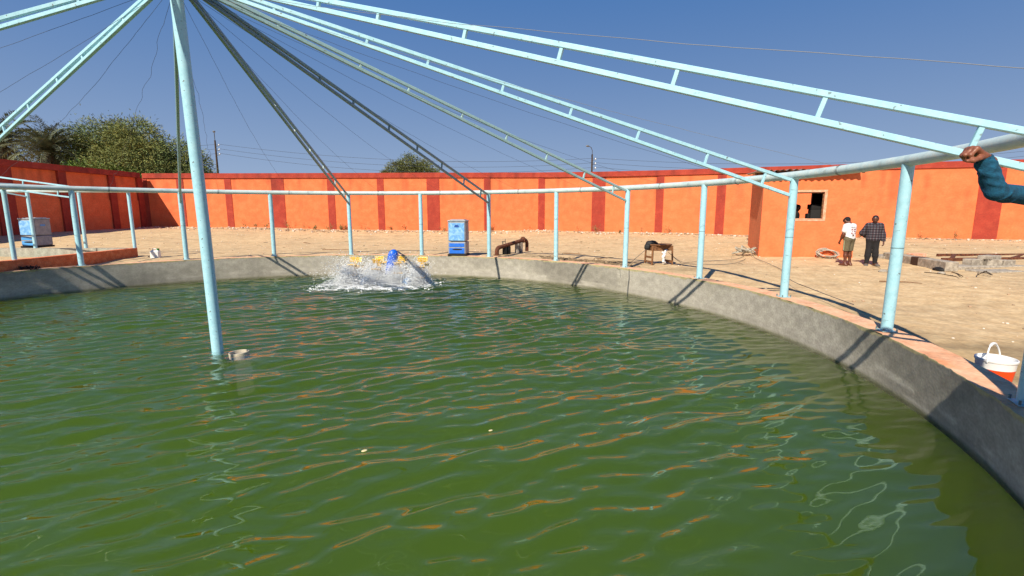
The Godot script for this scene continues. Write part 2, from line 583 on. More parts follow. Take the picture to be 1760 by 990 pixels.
func build_water() -> void:
	var wr := RandomNumberGenerator.new()
	wr.seed = 5
	for i in 44:
		var lam: float
		var slope := 0.056
		if i < 26:
			lam = wr.randf_range(0.17, 0.40)
		elif i < 36:
			lam = wr.randf_range(0.46, 1.6); slope = 0.042
		else:
			lam = wr.randf_range(0.125, 0.18); slope = 0.034
		var th := wr.randfn(0.0, 0.36) + 0.34
		var k := TAU / lam
		waves.append([sin(th) * k, cos(th) * k, wr.randf() * TAU, slope / k])
	var m := M.new()
	var cell := 0.036
	var cnt := int(2.0 * (RI + 0.19) / cell) + 2
	var of := PackedInt32Array(); of.resize(cnt * cnt); of.fill(-1)
	for i in cnt:
		for j in cnt:
			var lx := (i - cnt / 2.0) * cell; var lz := (j - cnt / 2.0) * cell
			if lx * lx + lz * lz > (RI + 0.17) * (RI + 0.17):
				continue
			var x := PC.x + lx; var z := PC.z + lz
			if z > 1.5:
				continue
			var wv := wave(x, z) * calm(x, z)
			of[i * cnt + j] = m.p(Vector3(x, WATER_Y + wv.x, z), Vector3(-wv.y, 1.0, -wv.z).normalized())
	for i in cnt - 1:
		for j in cnt - 1:
			var a := of[i * cnt + j]; var b := of[(i + 1) * cnt + j]; var c := of[(i + 1) * cnt + j + 1]; var d := of[i * cnt + j + 1]
			if a >= 0 and b >= 0 and c >= 0 and d >= 0:
				m.quad(a, b, c, d)
	var wm := StandardMaterial3D.new()
	wm.resource_name = "green_water"
	wm.transparency = BaseMaterial3D.TRANSPARENCY_ALPHA
	wm.albedo_color = Color(0.255, 0.345, 0.06, 0.04)
	wm.roughness = 0.02
	wm.metallic_specular = 0.56
	var w := Node3D.new()
	w.name = "water"
	w.set_meta("kind", "structure")
	add_child(w)
	part("surface", m, wm, w)
	# the murk: a cloudy sheet that scatters the light on to the green mud and back, so that no crisp shadow lies in the water
	var mk := StandardMaterial3D.new()
	mk.resource_name = "green_murk"
	mk.transparency = BaseMaterial3D.TRANSPARENCY_ALPHA
	mk.albedo_color = Color(1, 1, 1, 0.86)
	mk.backlight_enabled = true
	mk.backlight = Color(1.4, 1.4, 1.4)
	mk.roughness = 1.0
	mk.specular_mode = BaseMaterial3D.SPECULAR_DISABLED
	m = M.new()
	m.lathe([Vector2(RI + 0.16, WATER_Y - 0.07), Vector2(0.0, WATER_Y - 0.07)], 96, PC)
	part("murk", m, mk, w)
	m = M.new()
	m.lathe([Vector2(RI + 0.2, -1.75), Vector2(0.0, -1.75)], 64, PC)
	plain("mud", Color(0.258, 0.350, 0.020), 1.0).specular_mode = BaseMaterial3D.SPECULAR_DISABLED
	part("mud", m, plain("mud", Color(0.275, 0.372, 0.03), 1.0), w)


# ---------------------------------------------------------------- the pond wall
func build_pond_wall() -> void:
	var t := thing("pond_wall", "round grey concrete wall of the green pond with a worn orange painted top", "pond wall")
	var segs := 1500
	var m := M.new()
	var ys := [0.0, -0.018, -0.036, -0.054, -0.075, -0.1, -0.14, -0.2, -0.27, -0.34, -0.41, -0.47, -0.52, -0.57, -0.62, -0.67, -0.72, -0.77, -0.82, -0.87, -0.95, -2.1]
	for yi in ys.size():
		for k in segs:
			var a := TAU * k / segs
			var e := Vector3(sin(a), 0, -cos(a))
			var s := a * RI
			var y: float = ys[yi]
			var edge := na.get_noise_2d(s * 22.0, 4.0) * 0.05 + na.get_noise_2d(s * 90.0, 9.0) * 0.03
			var near := smoothstep(-13.5, -7.5, PC.z - cos(a) * RI) * smoothstep(0.0, 3.0, PC.x + sin(a) * RI)
			var r := RI + (0.05 + 0.10 * near) * minf(-y, 1.0) + na.get_noise_2d(s * 8.0, y * 30.0) * 0.02 + (maxf(0.0, edge) * 1.2 if yi < 2 else 0.0)
			var big := nb.get_noise_2d(s * 4.0, y * 9.0)
			var mid := na.get_noise_2d(s * 9.0, y * 14.0 + 30.0)
			var streak := na.get_noise_2d(s * 60.0, y * 3.0 + 70.0)
			var g := 1.0 + 0.38 * big + 0.20 * mid + 0.12 * streak
			g *= lerpf(1.0, 0.70, smoothstep(0.0, 1.0, 0.5 - big * 1.4 + (y + 0.3) * 0.9))
			var c := Color(g, g, g * 0.98)
			var salt := smoothstep(0.06, 0.0, absf(y + 0.60 + 0.10 * na.get_noise_2d(s * 7.0, 61.0))) * smoothstep(0.02, 0.3, na.get_noise_2d(s * 16.0, 33.0) + 0.12)
			c = c.lerp(Color(1.7, 1.7, 1.65), salt * 0.6)
			var crust := smoothstep(0.035, 0.0, absf(y + 0.70 + 0.03 * na.get_noise_2d(s * 11.0, 5.0))) * smoothstep(-0.3, 0.15, na.get_noise_2d(s * 10.0, 12.0)) * smoothstep(-6.0, 1.0, PC.x + e.x * r)
			c = c.lerp(Color(1.6, 1.6, 1.5), crust * 0.9)
			if y < -0.72:
				c = c.lerp(Color(0.45, 0.47, 0.33), smoothstep(-0.72, -0.8, y) * 0.85)
			var lap := 0.030 + 0.05 * na.get_noise_2d(s * 20.0, 55.0) + 0.05 * maxf(0.0, na.get_noise_2d(s * 80.0, 75.0))
			if -y < lap:
				c = Color(1.9, 0.95, 0.60)
			if y < WATER_Y - 0.03:
				c = Color(0.20, 0.23, 0.06)                # dark green paints in the murk hiding the wall under water
			m.col = c
			m.p(PC + e * r + Vector3.UP * y, (-e + Vector3.UP * (0.5 if yi == 0 else 0.0)).normalized())
	for i in ys.size() - 1:
		for k in segs:
			var a := i * segs + k; var b := i * segs + (k + 1) % segs
			m.quad(a, b, b + segs, a + segs)
	part("inner_face", m, mats.concrete, t)
	m = M.new()
	var rs := [RI, RI + 0.02, RI + 0.08, RI + 0.16, RI + 0.24, RI + 0.32, RI + 0.40, RO, RO + 0.02, RO + 0.03]
	for ri in rs.size():
		for k in segs:
			var a := TAU * k / segs
			var e := Vector3(sin(a), 0, -cos(a))
			var s := a * RI
			var edge := na.get_noise_2d(s * 22.0, 4.0) * 0.05 + na.get_noise_2d(s * 90.0, 9.0) * 0.03
			var r: float = rs[ri] + na.get_noise_2d(s * 8.0, 0.0) * 0.02 + (maxf(0.0, edge) * 1.2 if ri == 0 else 0.0)
			var y := na.get_noise_2d(s * 12.0, r * 60.0) * 0.008
			if ri == 0: y = 0.0
			if ri == rs.size() - 2: y = -0.02
			if ri == rs.size() - 1: y = -0.5
			var q := PC + e * r
			# sand blown over the paint, bare patches and fresh red where the edge broke
			var sandy := smoothstep(0.0, 0.22, na.get_noise_2d(q.x * 14.0, q.z * 14.0) + (r - RI - 0.10) * 1.0)
			var c := Color(1, 1, 1).lerp(Color(0.98, 1.10, 1.22), sandy)
			var worn := smoothstep(0.16, 0.30, na.get_noise_2d(q.x * 30.0 + 20.0, q.z * 30.0))
			c = c.lerp(Color(0.78, 0.68, 0.63), worn * 0.55)
			if ri < 3:
				c = c.lerp(Color(1.0, 0.72, 0.54), smoothstep(0.12, 0.35, na.get_noise_2d(s * 26.0, 81.0)) * 0.7)
			m.col = c
			m.p(q + Vector3.UP * y, (e * (1.0 if ri >= rs.size() - 1 else 0.0) + Vector3.UP * (0.0 if ri == rs.size() - 1 else 1.0)).normalized())
	for i in rs.size() - 1:
		for k in segs:
			var a := i * segs + k; var b := i * segs + (k + 1) % segs
			m.quad(a, b, b + segs, a + segs)
	part("coping", m, mats.coping_paint, t)
	m = M.new()                                             # a cable that runs down the inner face
	var s0 := ring(7.12, RI - 0.012)
	m.tube([s0 + Vector3(0, -0.01, 0), s0 + Vector3(0.01, -0.3, 0.01), s0 + Vector3(-0.02, -0.6, 0), s0 + Vector3(-0.03, -0.95, 0)], 0.009, 5)
	sole("hanging_cable", m, mats.wire, "thin dark cable hanging down the grey pond wall into the water", "cable")


# ---------------------------------------------------------------- the yard walls
func slab(m: M, a: Vector3, b: Vector3, y0: float, y1: float, out: Vector3, off: float, thick: float, cells := 0.0) -> void:
	# upright slab from a to b; its front stands off metres before the line; cells > 0 divides the front for its stains
	var fa := a + out * off; var fb := b + out * off
	var ba := a - out * (thick - off); var bb := b - out * (thick - off)
	var U := Vector3.UP
	if cells > 0.0:
		var nx := maxi(1, int(a.distance_to(b) / cells)); var ny := maxi(1, int((y1 - y0) / cells))
		var first := m.v.size()
		for j in ny + 1:
			for i in nx + 1:
				var q := fa.lerp(fb, float(i) / nx); q.y = lerpf(y0, y1, float(j) / ny)
				var s := q.x + q.z * 0.7
				var g := 1.0 + 0.13 * nb.get_noise_2d(s * 9.0, q.y * 9.0) + 0.12 * na.get_noise_2d(s * 16.0, q.y * 30.0)
				var up := q.y - ground_y(q.x + out.x * 0.3, q.z + out.z * 0.3)
				var dirt := smoothstep(1.0, 0.0, up + 0.8 * na.get_noise_2d(s * 14.0, 8.0)) * 0.62
				var c := Color(g, g, g).lerp(Color(0.84, 1.05, 1.30), dirt)
				var run := smoothstep(0.18, 0.35, na.get_noise_2d(s * 70.0, q.y * 2.0)) * 0.30 * smoothstep(0.6, 3.3, up)
				m.col = c * (1.0 - run)
				m.p(q, out)
		for j in ny:
			for i in nx:
				var k := first + j * (nx + 1) + i
				m.quad(k, k + 1, k + nx + 2, k + nx + 1)
		m.col = Color.WHITE
	else:
		m.face([fa + U * y0, fb + U * y0, fb + U * y1, fa + U * y1], out)
	m.face([ba + U * y0, bb + U * y0, bb + U * y1, ba + U * y1], -out)
	m.face([fa + U * y1, fb + U * y1, bb + U * y1, ba + U * y1], U)
	m.face([fa + U * y0, ba + U * y0, ba + U * y1, fa + U * y1], a - b)
	m.face([fb + U * y0, bb + U * y0, bb + U * y1, fb + U * y1], b - a)

func yard_wall(label: String, line: Array, piers: Array, proud: float, plinth: float) -> void:
	# line: points along the wall's face; piers: [x, z, width]; bays run between the piers
	var t := thing("yard_wall", label, "wall")
	var stops := []
	for q in piers:
		var best := 1e9; var at := Vector3.ZERO; var dir := Vector3.RIGHT
		for i in line.size() - 1:
			var a: Vector3 = line[i]; var b: Vector3 = line[i + 1]
			var c := Geometry3D.get_closest_point_to_segment(Vector3(q[0], 0, q[1]), a, b)
			var d := c.distance_to(Vector3(q[0], 0, q[1]))
			if d < best:
				best = d; at = c; dir = (b - a).normalized()
		stops.append([at, dir, q[2]])
	var inside := func(dir: Vector3) -> Vector3:
		var o := Vector3(-dir.z, 0, dir.x)
		return o if o.dot(PC - (line[0] + line[-1]) / 2.0) > 0.0 else -o
	for i in stops.size():
		var s: Array = stops[i]
		var out: Vector3 = inside.call(s[1])
		var m := M.new()
		slab(m, s[0] - s[1] * s[2] / 2.0, s[0] + s[1] * s[2] / 2.0, -0.4, TOP_Y - 0.34, out, proud, 0.22 + proud, 0.25)
		part("pier", m, mats.red_plaster, t)
		if i + 1 < stops.size():
			var n: Array = stops[i + 1]
			var a: Vector3 = s[0] + s[1] * (s[2] / 2.0); var b: Vector3 = n[0] - n[1] * (n[2] / 2.0)
			var po: Vector3 = inside.call((b - a).normalized())
			m = M.new()
			slab(m, a, b, -0.4, TOP_Y - 0.34, po, 0.0, 0.2, 0.22)
			part("panel", m, mats.orange_plaster, t)
			if plinth > 0.0:
				m = M.new()
				slab(m, a + (b - a).normalized() * 0.003, b - (b - a).normalized() * 0.003, -0.38, plinth, po, 0.045, 0.04, 0.22)
				part("plinth", m, mats.orange_plaster, t)
			m = M.new()
			slab(m, s[0], n[0], TOP_Y - 0.337, TOP_Y, po, 0.05 + proud, 0.32 + proud, 0.25)
			part("coping", m, mats.red_plaster, t)

func build_yard_walls() -> void:
	var line := []
	for q in [[-26, -34.95], [-19.7, -34.9], [-5.4, -34.35], [2.2, -34.15], [5.9, -33.5], [9.5, -32.4], [12.8, -30.95], [20.4, -27.6], [24.4, -26.2], [40, -20.6]]:
		line.append(Vector3(q[0], 0, q[1]))
	yard_wall("long bright orange wall behind the pond, sunlit, with dark red piers and a red top band", line,
		[[-26.2, -34.95, 0.5], [-23.42, -34.93, 0.5], [-20.03, -34.9, 0.46], [-16.47, -34.78, 0.9], [-12.69, -34.63, 0.5], [-9.18, -34.5, 0.46], [-5.49, -34.35, 0.88], [-1.72, -34.25, 0.45], [2.04, -34.15, 0.45], [5.88, -33.5, 0.88], [9.68, -32.32, 0.48], [13.06, -30.83, 0.52], [18.75, -28.35, 0.9], [25.14, -25.95, 1.05], [29.0, -24.5, 0.5], [32.8, -23.2, 0.5], [39.0, -21.0, 0.9]], 0.03, 0.0)
	yard_wall("shaded orange side wall on the far left, under the trees, with deep dark red piers", [Vector3(-26.2, 0, -8), Vector3(-26.0, 0, -34.7)],
		[[-26.2, -8.4, 0.5], [-26.2, -12.0, 0.5], [-26.2, -15.5, 0.9], [-26.1, -18.8, 0.5], [-26.1, -22.0, 0.5], [-26.1, -25.3, 0.9], [-26.0, -28.6, 0.5], [-26.0, -32.1, 0.5], [-26.0, -34.45, 0.45]], 0.14, 2.45)


# ---------------------------------------------------------------- hut
const HX := Vector3(0.9330, 0, 0.3598)        # along the front, to the right
const HZ := Vector3(-0.3598, 0, 0.9330)       # out of the front, towards the pond
const HO := Vector3(9.71, 0, -19.08)          # front left corner

func hut_at(s: float, y: float, d: float) -> Vector3:       # s along the front, d into the hut
	return HO + HX * s + Vector3.UP * y - HZ * d

func hut_wall(m: M, s0: float, s1: float, y0: float, y1: float, d0: float, d1: float) -> void:
	var b := Basis(HX, Vector3.UP, HZ)
	m.box(hut_at((s0 + s1) / 2, (y0 + y1) / 2, (d0 + d1) / 2), Vector3(s1 - s0, y1 - y0, absf(d1 - d0)), b)

func build_hut() -> void:
	var t := thing("hut", "small orange plastered hut with a square window and corrugated roof", "hut")
	var W := 3.13; var D := 4.9; var T := 0.2; var top := 3.12
	var m := M.new()
	var w0 := 0.96; var w1 := 2.05; var y0 := 1.44; var y1 := 2.44
	hut_wall(m, 0, w0, -0.4, top, 0, T); hut_wall(m, w1, W, -0.4, top, 0, T)
	hut_wall(m, w0, w1, -0.4, y0, 0, T); hut_wall(m, w0, w1, y1, top, 0, T)
	part("front_wall", m, mats.orange_plaster, t)
	m = M.new()
	hut_wall(m, 0, T, -0.4, top + 0.12, T, D)
	part("side_wall", m, mats.hut_side, t)
	m = M.new()
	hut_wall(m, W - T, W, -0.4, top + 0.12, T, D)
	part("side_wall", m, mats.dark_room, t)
	m = M.new()                                              # back wall with its doorway
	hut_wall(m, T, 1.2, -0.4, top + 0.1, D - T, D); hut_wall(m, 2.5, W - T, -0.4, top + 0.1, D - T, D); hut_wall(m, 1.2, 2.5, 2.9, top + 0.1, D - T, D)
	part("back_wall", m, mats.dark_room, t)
	m = M.new()
	hut_wall(m, T, W - T, -0.3, 0.28, T, D - T)
	part("floor", m, mats.concrete, t)
	# pale plaster round the window: four strips with worn outer edges, and the sill
	m = M.new()
	for q in [[w0 - 0.08, w1 + 0.09, y1, y1 + 0.08], [w0 - 0.08, w0, y0 - 0.02, y1], [w1, w1 + 0.09, y0 - 0.02, y1], [w0 - 0.08, w1 + 0.09, y0 - 0.07, y0 - 0.02]]:
		hut_wall(m, q[0], q[1], q[2], q[3], -0.014, 0.03)
	part("window_surround", m, mats.pale_plaster, t)
	m = M.new()
	hut_wall(m, w0 + 0.02, w1 - 0.02, y0 - 0.015, y0 + 0.02, -0.02, T + 0.02)
	part("window_sill", m, mats.pale_plaster, t)
	m = M.new()
	for q in [[w0, w0 + 0.04, y0 + 0.02, y1], [w1 - 0.04, w1, y0 + 0.02, y1], [w0 + 0.04, w1 - 0.04, y1 - 0.04, y1]]:
		hut_wall(m, q[0], q[1], q[2], q[3], 0.06, 0.12)
	part("window_frame", m, mats.old_wood, t)
	# corrugated sheets, each a part: they overhang the front
	var sheet_w := 0.87
	for i in 4:
		m = M.new()
		var first := m.v.size()
		var nx := 22
		for j in 2:
			for k in nx + 1:
				var s: float = -0.32 + i * (sheet_w - 0.03) + sheet_w * k / nx
				var d: float = -0.42 if j == 0 else D + 0.25
				var y := top + 0.10 + 0.02 * (i % 2) + (d + 0.42) * 0.045 + 0.030 * sin(TAU * k / nx * 4.0) + (0.03 * rng.randf() if j == 0 else 0.0)
				m.p(hut_at(s, y, d), Vector3.UP + HX * (-0.8 * cos(TAU * k / nx * 4.0)))
		for k in nx:
			m.quad(first + k, first + k + 1, first + nx + 2 + k, first + nx + 1 + k)
		part("roof_sheet", m, mats.zinc, t)
	for i in 3:
		m = M.new()
		m.tube([hut_at(-0.30 - 0.08 * i, top + 0.045, 0.4 + i * 1.3), hut_at(W + 0.2, top + 0.055, 0.4 + i * 1.3)], 0.05, 7)
		part("roof_pole", m, mats.old_wood, t)
	# inside: a dark stack of boxes by the right hand jamb
	m = M.new()
	m.box(hut_at(1.98, 1.05, 0.75), Vector3(0.5, 1.5, 0.5), Basis(HX, Vector3.UP, HZ), 0.02)
	m.box(hut_at(1.92, 1.9, 0.75), Vector3(0.42, 0.2, 0.42), Basis(HX, Vector3.UP, HZ).rotated(Vector3.UP, 0.2), 0.02)
	m.box(hut_at(1.68, 1.5, 0.65), Vector3(0.12, 0.3, 0.2), Basis(HX, Vector3.UP, HZ).rotated(Vector3.UP, 0.4), 0.02)
	sole("stacked_crates", m, mats.black_rubber, "black stack of crates just inside the right edge of the hut window", "crates")


# ---------------------------------------------------------------- the canopy frame
func chord_y(r: float) -> float:
	return APEX - (APEX - CHORD_Y) / RP * r

func truss(t: Node3D, a: Vector3, b: Vector3, ya: float, yb: float, da: float, db: float, struts: Array, sz := 0.06, mat: Material = null, tint := Color.WHITE) -> void:
	# a, b: ends on the plan; ya, yb: heights of the top chord; da, db: distance of the bottom chord under it
	var o := Node3D.new()
	var c := 0
	for k in t.get_children():
		if String(k.name).begins_with("truss"):
			c += 1
	o.name = "truss" if c == 0 else "truss_%03d" % c
	t.add_child(o, true)
	mat = mats.blue_paint if mat == null else mat
	var along := (b - a).normalized()
	var m := M.new()
	grime_and_shade(m, tint); m.beam(a + Vector3.UP * ya, b + Vector3.UP * yb, sz, sz, 0.006)
	part("top_chord", m, mat, o)
	m = M.new()
	grime_and_shade(m, tint); m.beam(a + Vector3.UP * (ya - da), b + Vector3.UP * (yb - db), sz, sz, 0.006)
	part("bottom_chord", m, mat, o)
	var dirv := (b + Vector3.UP * yb - a - Vector3.UP * ya).normalized()
	var down := -(Vector3.UP - dirv * dirv.dot(Vector3.UP)).normalized()
	for s in struts:
		var f: float = s
		var q := a.lerp(b, f) + Vector3.UP * lerpf(ya, yb, f)
		var gap := lerpf(da, db, f) * dirv.slide(Vector3.UP).length()
		m = M.new()
		grime_and_shade(m, tint); m.beam(q + down * (sz * 0.5), q + down * (gap - sz * 0.5), sz * 0.72, sz * 0.72, 0.004, along)
		part("strut", m, mat, o)

func grime_and_shade(m: M, tint := Color.WHITE) -> void:  # random tone for each member; the tint can add painted shade
	var g := rng.randf_range(0.90, 1.05)
	m.col = Color(g, g * 0.995, g * 0.985) * tint

func build_frame() -> void:
	var t := thing("canopy_frame", "pale blue steel frame over the pond with central pole, ring rail, posts and trusses", "canopy frame")
	var m := M.new()
	var foot := Vector3(PC.x, 0, PC.z) + FOOT
	m.tube([foot + Vector3(0, -1.6, 0), foot + (LEAN - FOOT) * 0.3 + Vector3(0, 1.5, 0), foot + (LEAN - FOOT) * 0.65 + Vector3(0, 3.5, 0), foot + (LEAN - FOOT) * 1.04 + Vector3(0, 5.75, 0)], 0.096, 22)
	part("pole", m, mats.blue_paint, t)
	m = M.new()
	m.tube([foot + Vector3(0, -1.9, 0), foot + Vector3(0, -1.0, 0), foot + Vector3(0, -0.87, 0)], [0.106, 0.106, 0.100], 22)
	part("slime_coat", m, plain("sunken_murk", Color(0.16, 0.19, 0.06), 0.9), t)  # added dark sleeve, stands for murky water hiding the sunken pole
	m = M.new()
	m.lathe([Vector2(0.0, 5.78), Vector2(0.24, 5.78), Vector2(0.24, 5.30), Vector2(0.1, 5.30)], 24, foot + LEAN - FOOT)
	part("hub", m, mats.blue_paint, t)
	for k in 24:
		m = M.new()
		grime_and_shade(m)
		var q := ring(k, RP)
		var lean := Vector3(rng.randf_range(-0.02, 0.02), 0, rng.randf_range(-0.02, 0.02))
		m.tube([q + Vector3(0, -0.05, 0), q + lean * 0.5 + Vector3(0, 1.0, 0), q + lean + Vector3(0, RAIL_Y - 0.03, 0)], 0.077, 18)
		var p := part("post", m, mats.blue_paint, t)
		m = M.new()
		m.col = Color(0.85, 0.76, 0.68)
		m.box(q + Vector3(0, 0.008, 0), Vector3(0.20, 0.016, 0.20), Basis(Vector3.UP, -(A0 + k * TAU / 24.0)), 0.004)
		for c in [[-1, -1], [1, -1], [-1, 1], [1, 1]]:
			m.col = Color(0.30, 0.26, 0.24)
			var bq := q + Basis(Vector3.UP, -(A0 + k * TAU / 24.0)) * Vector3(c[0] * 0.088, 0, c[1] * 0.088)
			m.tube([bq, bq + Vector3(0, 0.055, 0)], 0.011, 6)
		part("base_plate", m, mats.blue_paint, p)
		if k % 3 == 1 or k > 7 and k < 12:
			m = M.new()
			m.col = Color(0.45, 0.42, 0.40)
			m.tube([q + lean * 0.6 + Vector3(0, 1.22, 0), q + lean * 0.6 + Vector3(0, 1.232, 0)], 0.080, 18)
			part("weld_seam", m, mats.blue_paint, p)
	for k in 24:                                             # the rail: one bent length from post to post
		m = M.new()
		grime_and_shade(m)
		var pts := []
		for i in 7:
			pts.append(ring(k + i / 6.0, RP, RAIL_Y))
		m.tube(pts, 0.080, 18, false)
		part("rail", m, mats.pale_pipe, t)
	for k in range(1, 24, 2):
		var a := ring(k, 0.16) + LEAN; var b := ring(k, RP - 0.075)
		var st := []
		for u in [0.137, 0.27, 0.362, 0.48, 0.593, 0.71, 0.835, 0.945]:
			st.append((u * RP - 0.16) / (RP - 0.075 - 0.16))
		truss(t, a, b, chord_y(0.16), chord_y(RP - 0.075), 0.065, 0.296, st, 0.062, null, {1: Color(0.75, 0.72, 0.70), 3: Color(0.55, 0.50, 0.46), 5: Color(0.55, 0.49, 0.45), 7: Color(0.86, 0.76, 0.68)}.get(k, Color.WHITE))  # darker tints paint shaded undersides into some of the trusses


func build_wires() -> void:
	# wires from the top of the pole to the rail, one between each pair of posts; where each is tied tells them apart
	var where := {
		-3: "slack grey wire from pole top to the rail, the highest one on the left",
		-2: "grey wire from pole top falling left under the topmost left truss",
		-1: "kinked grey wire from pole top crossing in front of the palm fronds",
		0: "wavy dark wire hanging just left of the central pole, in front of the big trees",
		1: "wavy dark wire hanging just right of the central pole, beside the distant lamp post",
		2: "thin wire tied to the rail above the first yard wall panels right of the pole",
		3: "thin wire tied to the rail left of the post over the yellow paddle wheels",
		4: "thin wire tied to the rail over the blue motor of the aerator",
		5: "thin wire tied to the rail over the rusty pipe",
		6: "thin wire tied to the rail between the rusty pipe and the wooden table",
		7: "thin wire tied to the rail over the wooden table",
		8: "thin wire tied to the rail between the wooden table and the hut",
		9: "thin wire tied to the rail over the right end of the hut roof",
		11: "pale twisted wire crossing the blue sky above the highest right hand truss"}
	var ends := {-3: -2.6, -2: -1.55, -1: -0.62, 0: 0.33, 1: 1.42, 2: 2.25, 3: 3.42, 4: 4.3, 5: 5.45, 6: 6.36, 7: 7.45, 8: 8.4, 9: 9.45, 11: 11.5}
	for k in where:
		var a := LEAN + Vector3(PC.x, 5.3, PC.z) + (ring(ends[k], 0.15) - PC)
		var b := ring(ends[k], RP - 0.06, RAIL_Y + 0.06)
		var side := (b - a).cross(Vector3.UP).normalized()
		var kink: float = [0.005, 0.028][int(k == 0 or k == 1)] if k != -1 else 0.012
		var pts := []
		var cnt := 60
		var sag := rng.randf_range(0.08, 0.3) if k < 9 else 0.12
		for i in cnt + 1:
			var f := float(i) / cnt
			var w := sin(PI * f)
			pts.append(a.lerp(b, f) - Vector3.UP * sag * w + (side * nb.get_noise_2d(f * 260.0, k * 31.0) + Vector3.UP * nb.get_noise_2d(f * 260.0, k * 31.0 + 400.0)) * kink * minf(1.0, w * 3.0) * 2.5)
		var m := M.new()
		m.tube(pts, 0.0028, 5)
		var t := thing("roof_wire", where[k], "wire", Vector3.ZERO, 0.0, "wires from the pole top to the ring rail")
		part("strand", m, mats.pale_wire if k >= 9 else mats.wire, t)
		m = M.new()                                          # the end wrapped round the rail
		var loop := []
		var tang := Vector3.UP.cross(b - PC).normalized()
		var outv := Vector3(b.x - PC.x, 0, b.z - PC.z).normalized()
		for i in 17:
			var an := TAU * i / 8.0 + 1.6
			loop.append(ring(ends[k], RP, RAIL_Y) + (Vector3.UP * sin(an) + outv * cos(an)) * 0.086 + tang * (i * 0.0035))
		m.tube(loop, 0.0045, 4)
		part("tie", m, mats.wire, t)


# ---------------------------------------------------------------- the tank beside the pond
func build_second_tank() -> void:
	var t := thing("side_tank", "low rectangular tank left of the pond, orange outside and grey concrete inside", "tank")
	var x1 := -14.92; var z0 := -19.2; var y := 0.30
	var m := M.new()
	# the near side wall, with a rounded far end
	var pts := []
	slab(m, Vector3(x1, 0, z0 + 0.1), Vector3(x1, 0, -13.2), -0.5, y, Vector3.RIGHT, 0.12, 0.24, 0.2)
	part("side_wall", m, mats.brick_orange, t)
	m = M.new()
	m.tube([Vector3(x1, -0.5, z0 + 0.08), Vector3(x1, y, z0 + 0.08)], 0.1195, 20)
	part("rounded_end", m, mats.brick_orange, t)
	m = M.new()
	slab(m, Vector3(-27.0, 0, z0), Vector3(x1 - 0.13, 0, z0), -0.9, y - 0.004, Vector3.BACK, 0.1, 0.2, 0.25)
	part("back_wall", m, mats.concrete, t)
	m = M.new()
	m.box(Vector3((x1 - 27.0) / 2 - 0.07, -0.62, (z0 - 13.2) / 2 + 0.1), Vector3(11.8, 0.08, 5.6))
	part("floor", m, mats.concrete, t)
	var f := thing("small_canopy_frame", "smaller pale blue pipe frame standing on the rim of the low orange tank", "canopy frame")
	var posts := [[-14.92, -14.5], [-14.92, -16.75], [-14.92, -19.2], [-16.85, -19.2], [-18.85, -19.2], [-20.85, -19.2], [-22.85, -19.2]]
	for q in posts:
		m = M.new()
		grime_and_shade(m)
		m.tube([Vector3(q[0], y - 0.01, q[1]), Vector3(q[0], 2.45, q[1])], 0.06, 14)
		part("post", m, mats.blue_paint, f)
	m = M.new()
	m.tube([Vector3(-14.92, 2.5, -11.5), Vector3(-14.92, 2.5, -19.2)], 0.055, 14)
	part("rail", m, mats.pale_pipe, f)
	m = M.new()
	m.tube([Vector3(-14.92, 2.503, -19.2), Vector3(-26.0, 2.503, -19.2)], 0.055, 14)
	part("rail", m, mats.pale_pipe, f)
	truss(f, Vector3(-21.4, 0, -16.75), Vector3(-14.98, 0, -16.75), 3.42, 2.56, 0.36, 0.36, [0.04, 0.2, 0.4, 0.58, 0.76, 0.94], 0.05)
	truss(f, Vector3(-21.4, 0, -16.75), Vector3(-18.85, 0, -19.14), 3.42, 2.60, 0.3, 0.3, [0.2, 0.5, 0.8], 0.045)
	# a heap of dark net on the pond wall and a white hose that comes over it
	m = M.new()
	for i in 26:
		var a := rng.randf() * TAU; var d := rng.randf() * 0.32
		var c := ring(-0.42, 11.02, 0.03 + rng.randf() * 0.07 * (1.0 - d * 2.0)) + Vector3(cos(a) * d * 1.5, 0, sin(a) * d * 0.7)
		var loop := []
		var r := rng.randf_range(0.04, 0.12)
		for j in 9:
			loop.append(c + Vector3(cos(TAU * j / 8.0) * r, 0.03 * sin(j * 2.2 + i), sin(TAU * j / 8.0) * r * 0.7))
		m.tube(loop, 0.012, 5)
	sole("net_heap", m, plain("net", Color(0.24, 0.10, 0.08), 0.95), "small dark red heap of tangled net on the pond wall below the orange tank", "net")
	m = M.new()
	var hp := []
	for i in 15:
		var u := i / 14.0
		hp.append(Vector3(-17.5, 0.42, -13.8).lerp(ring(-0.6, 11.0, 0.03), u) - Vector3.UP * 0.05 * sin(PI * u))
	m.tube(hp, 0.018, 7)
	sole("hose", m, mats.white_plastic, "thin white hose from the low orange tank down to the pond wall", "hose")


# ---------------------------------------------------------------- trees beyond the wall
func foliage(called: String) -> StandardMaterial3D:
	var m := plain(called, Color.WHITE, 0.75)
	m.vertex_color_use_as_albedo = true
	m.backlight = Color(0.18, 0.22, 0.05)
	m.cull_mode = BaseMaterial3D.CULL_DISABLED
	return m

func leaf(m: M, q: Vector3, d: Vector3, wide: Vector3, l: float, w: float) -> void:
	var nr := d.cross(wide).normalized()
	var a := m.p(q, nr); var b := m.p(q + d * l * 0.45 + wide * w, nr); var c := m.p(q + d * l, nr); var e := m.p(q + d * l * 0.45 - wide * w, nr)
	m.tri(a, b, c); m.tri(a, c, e)

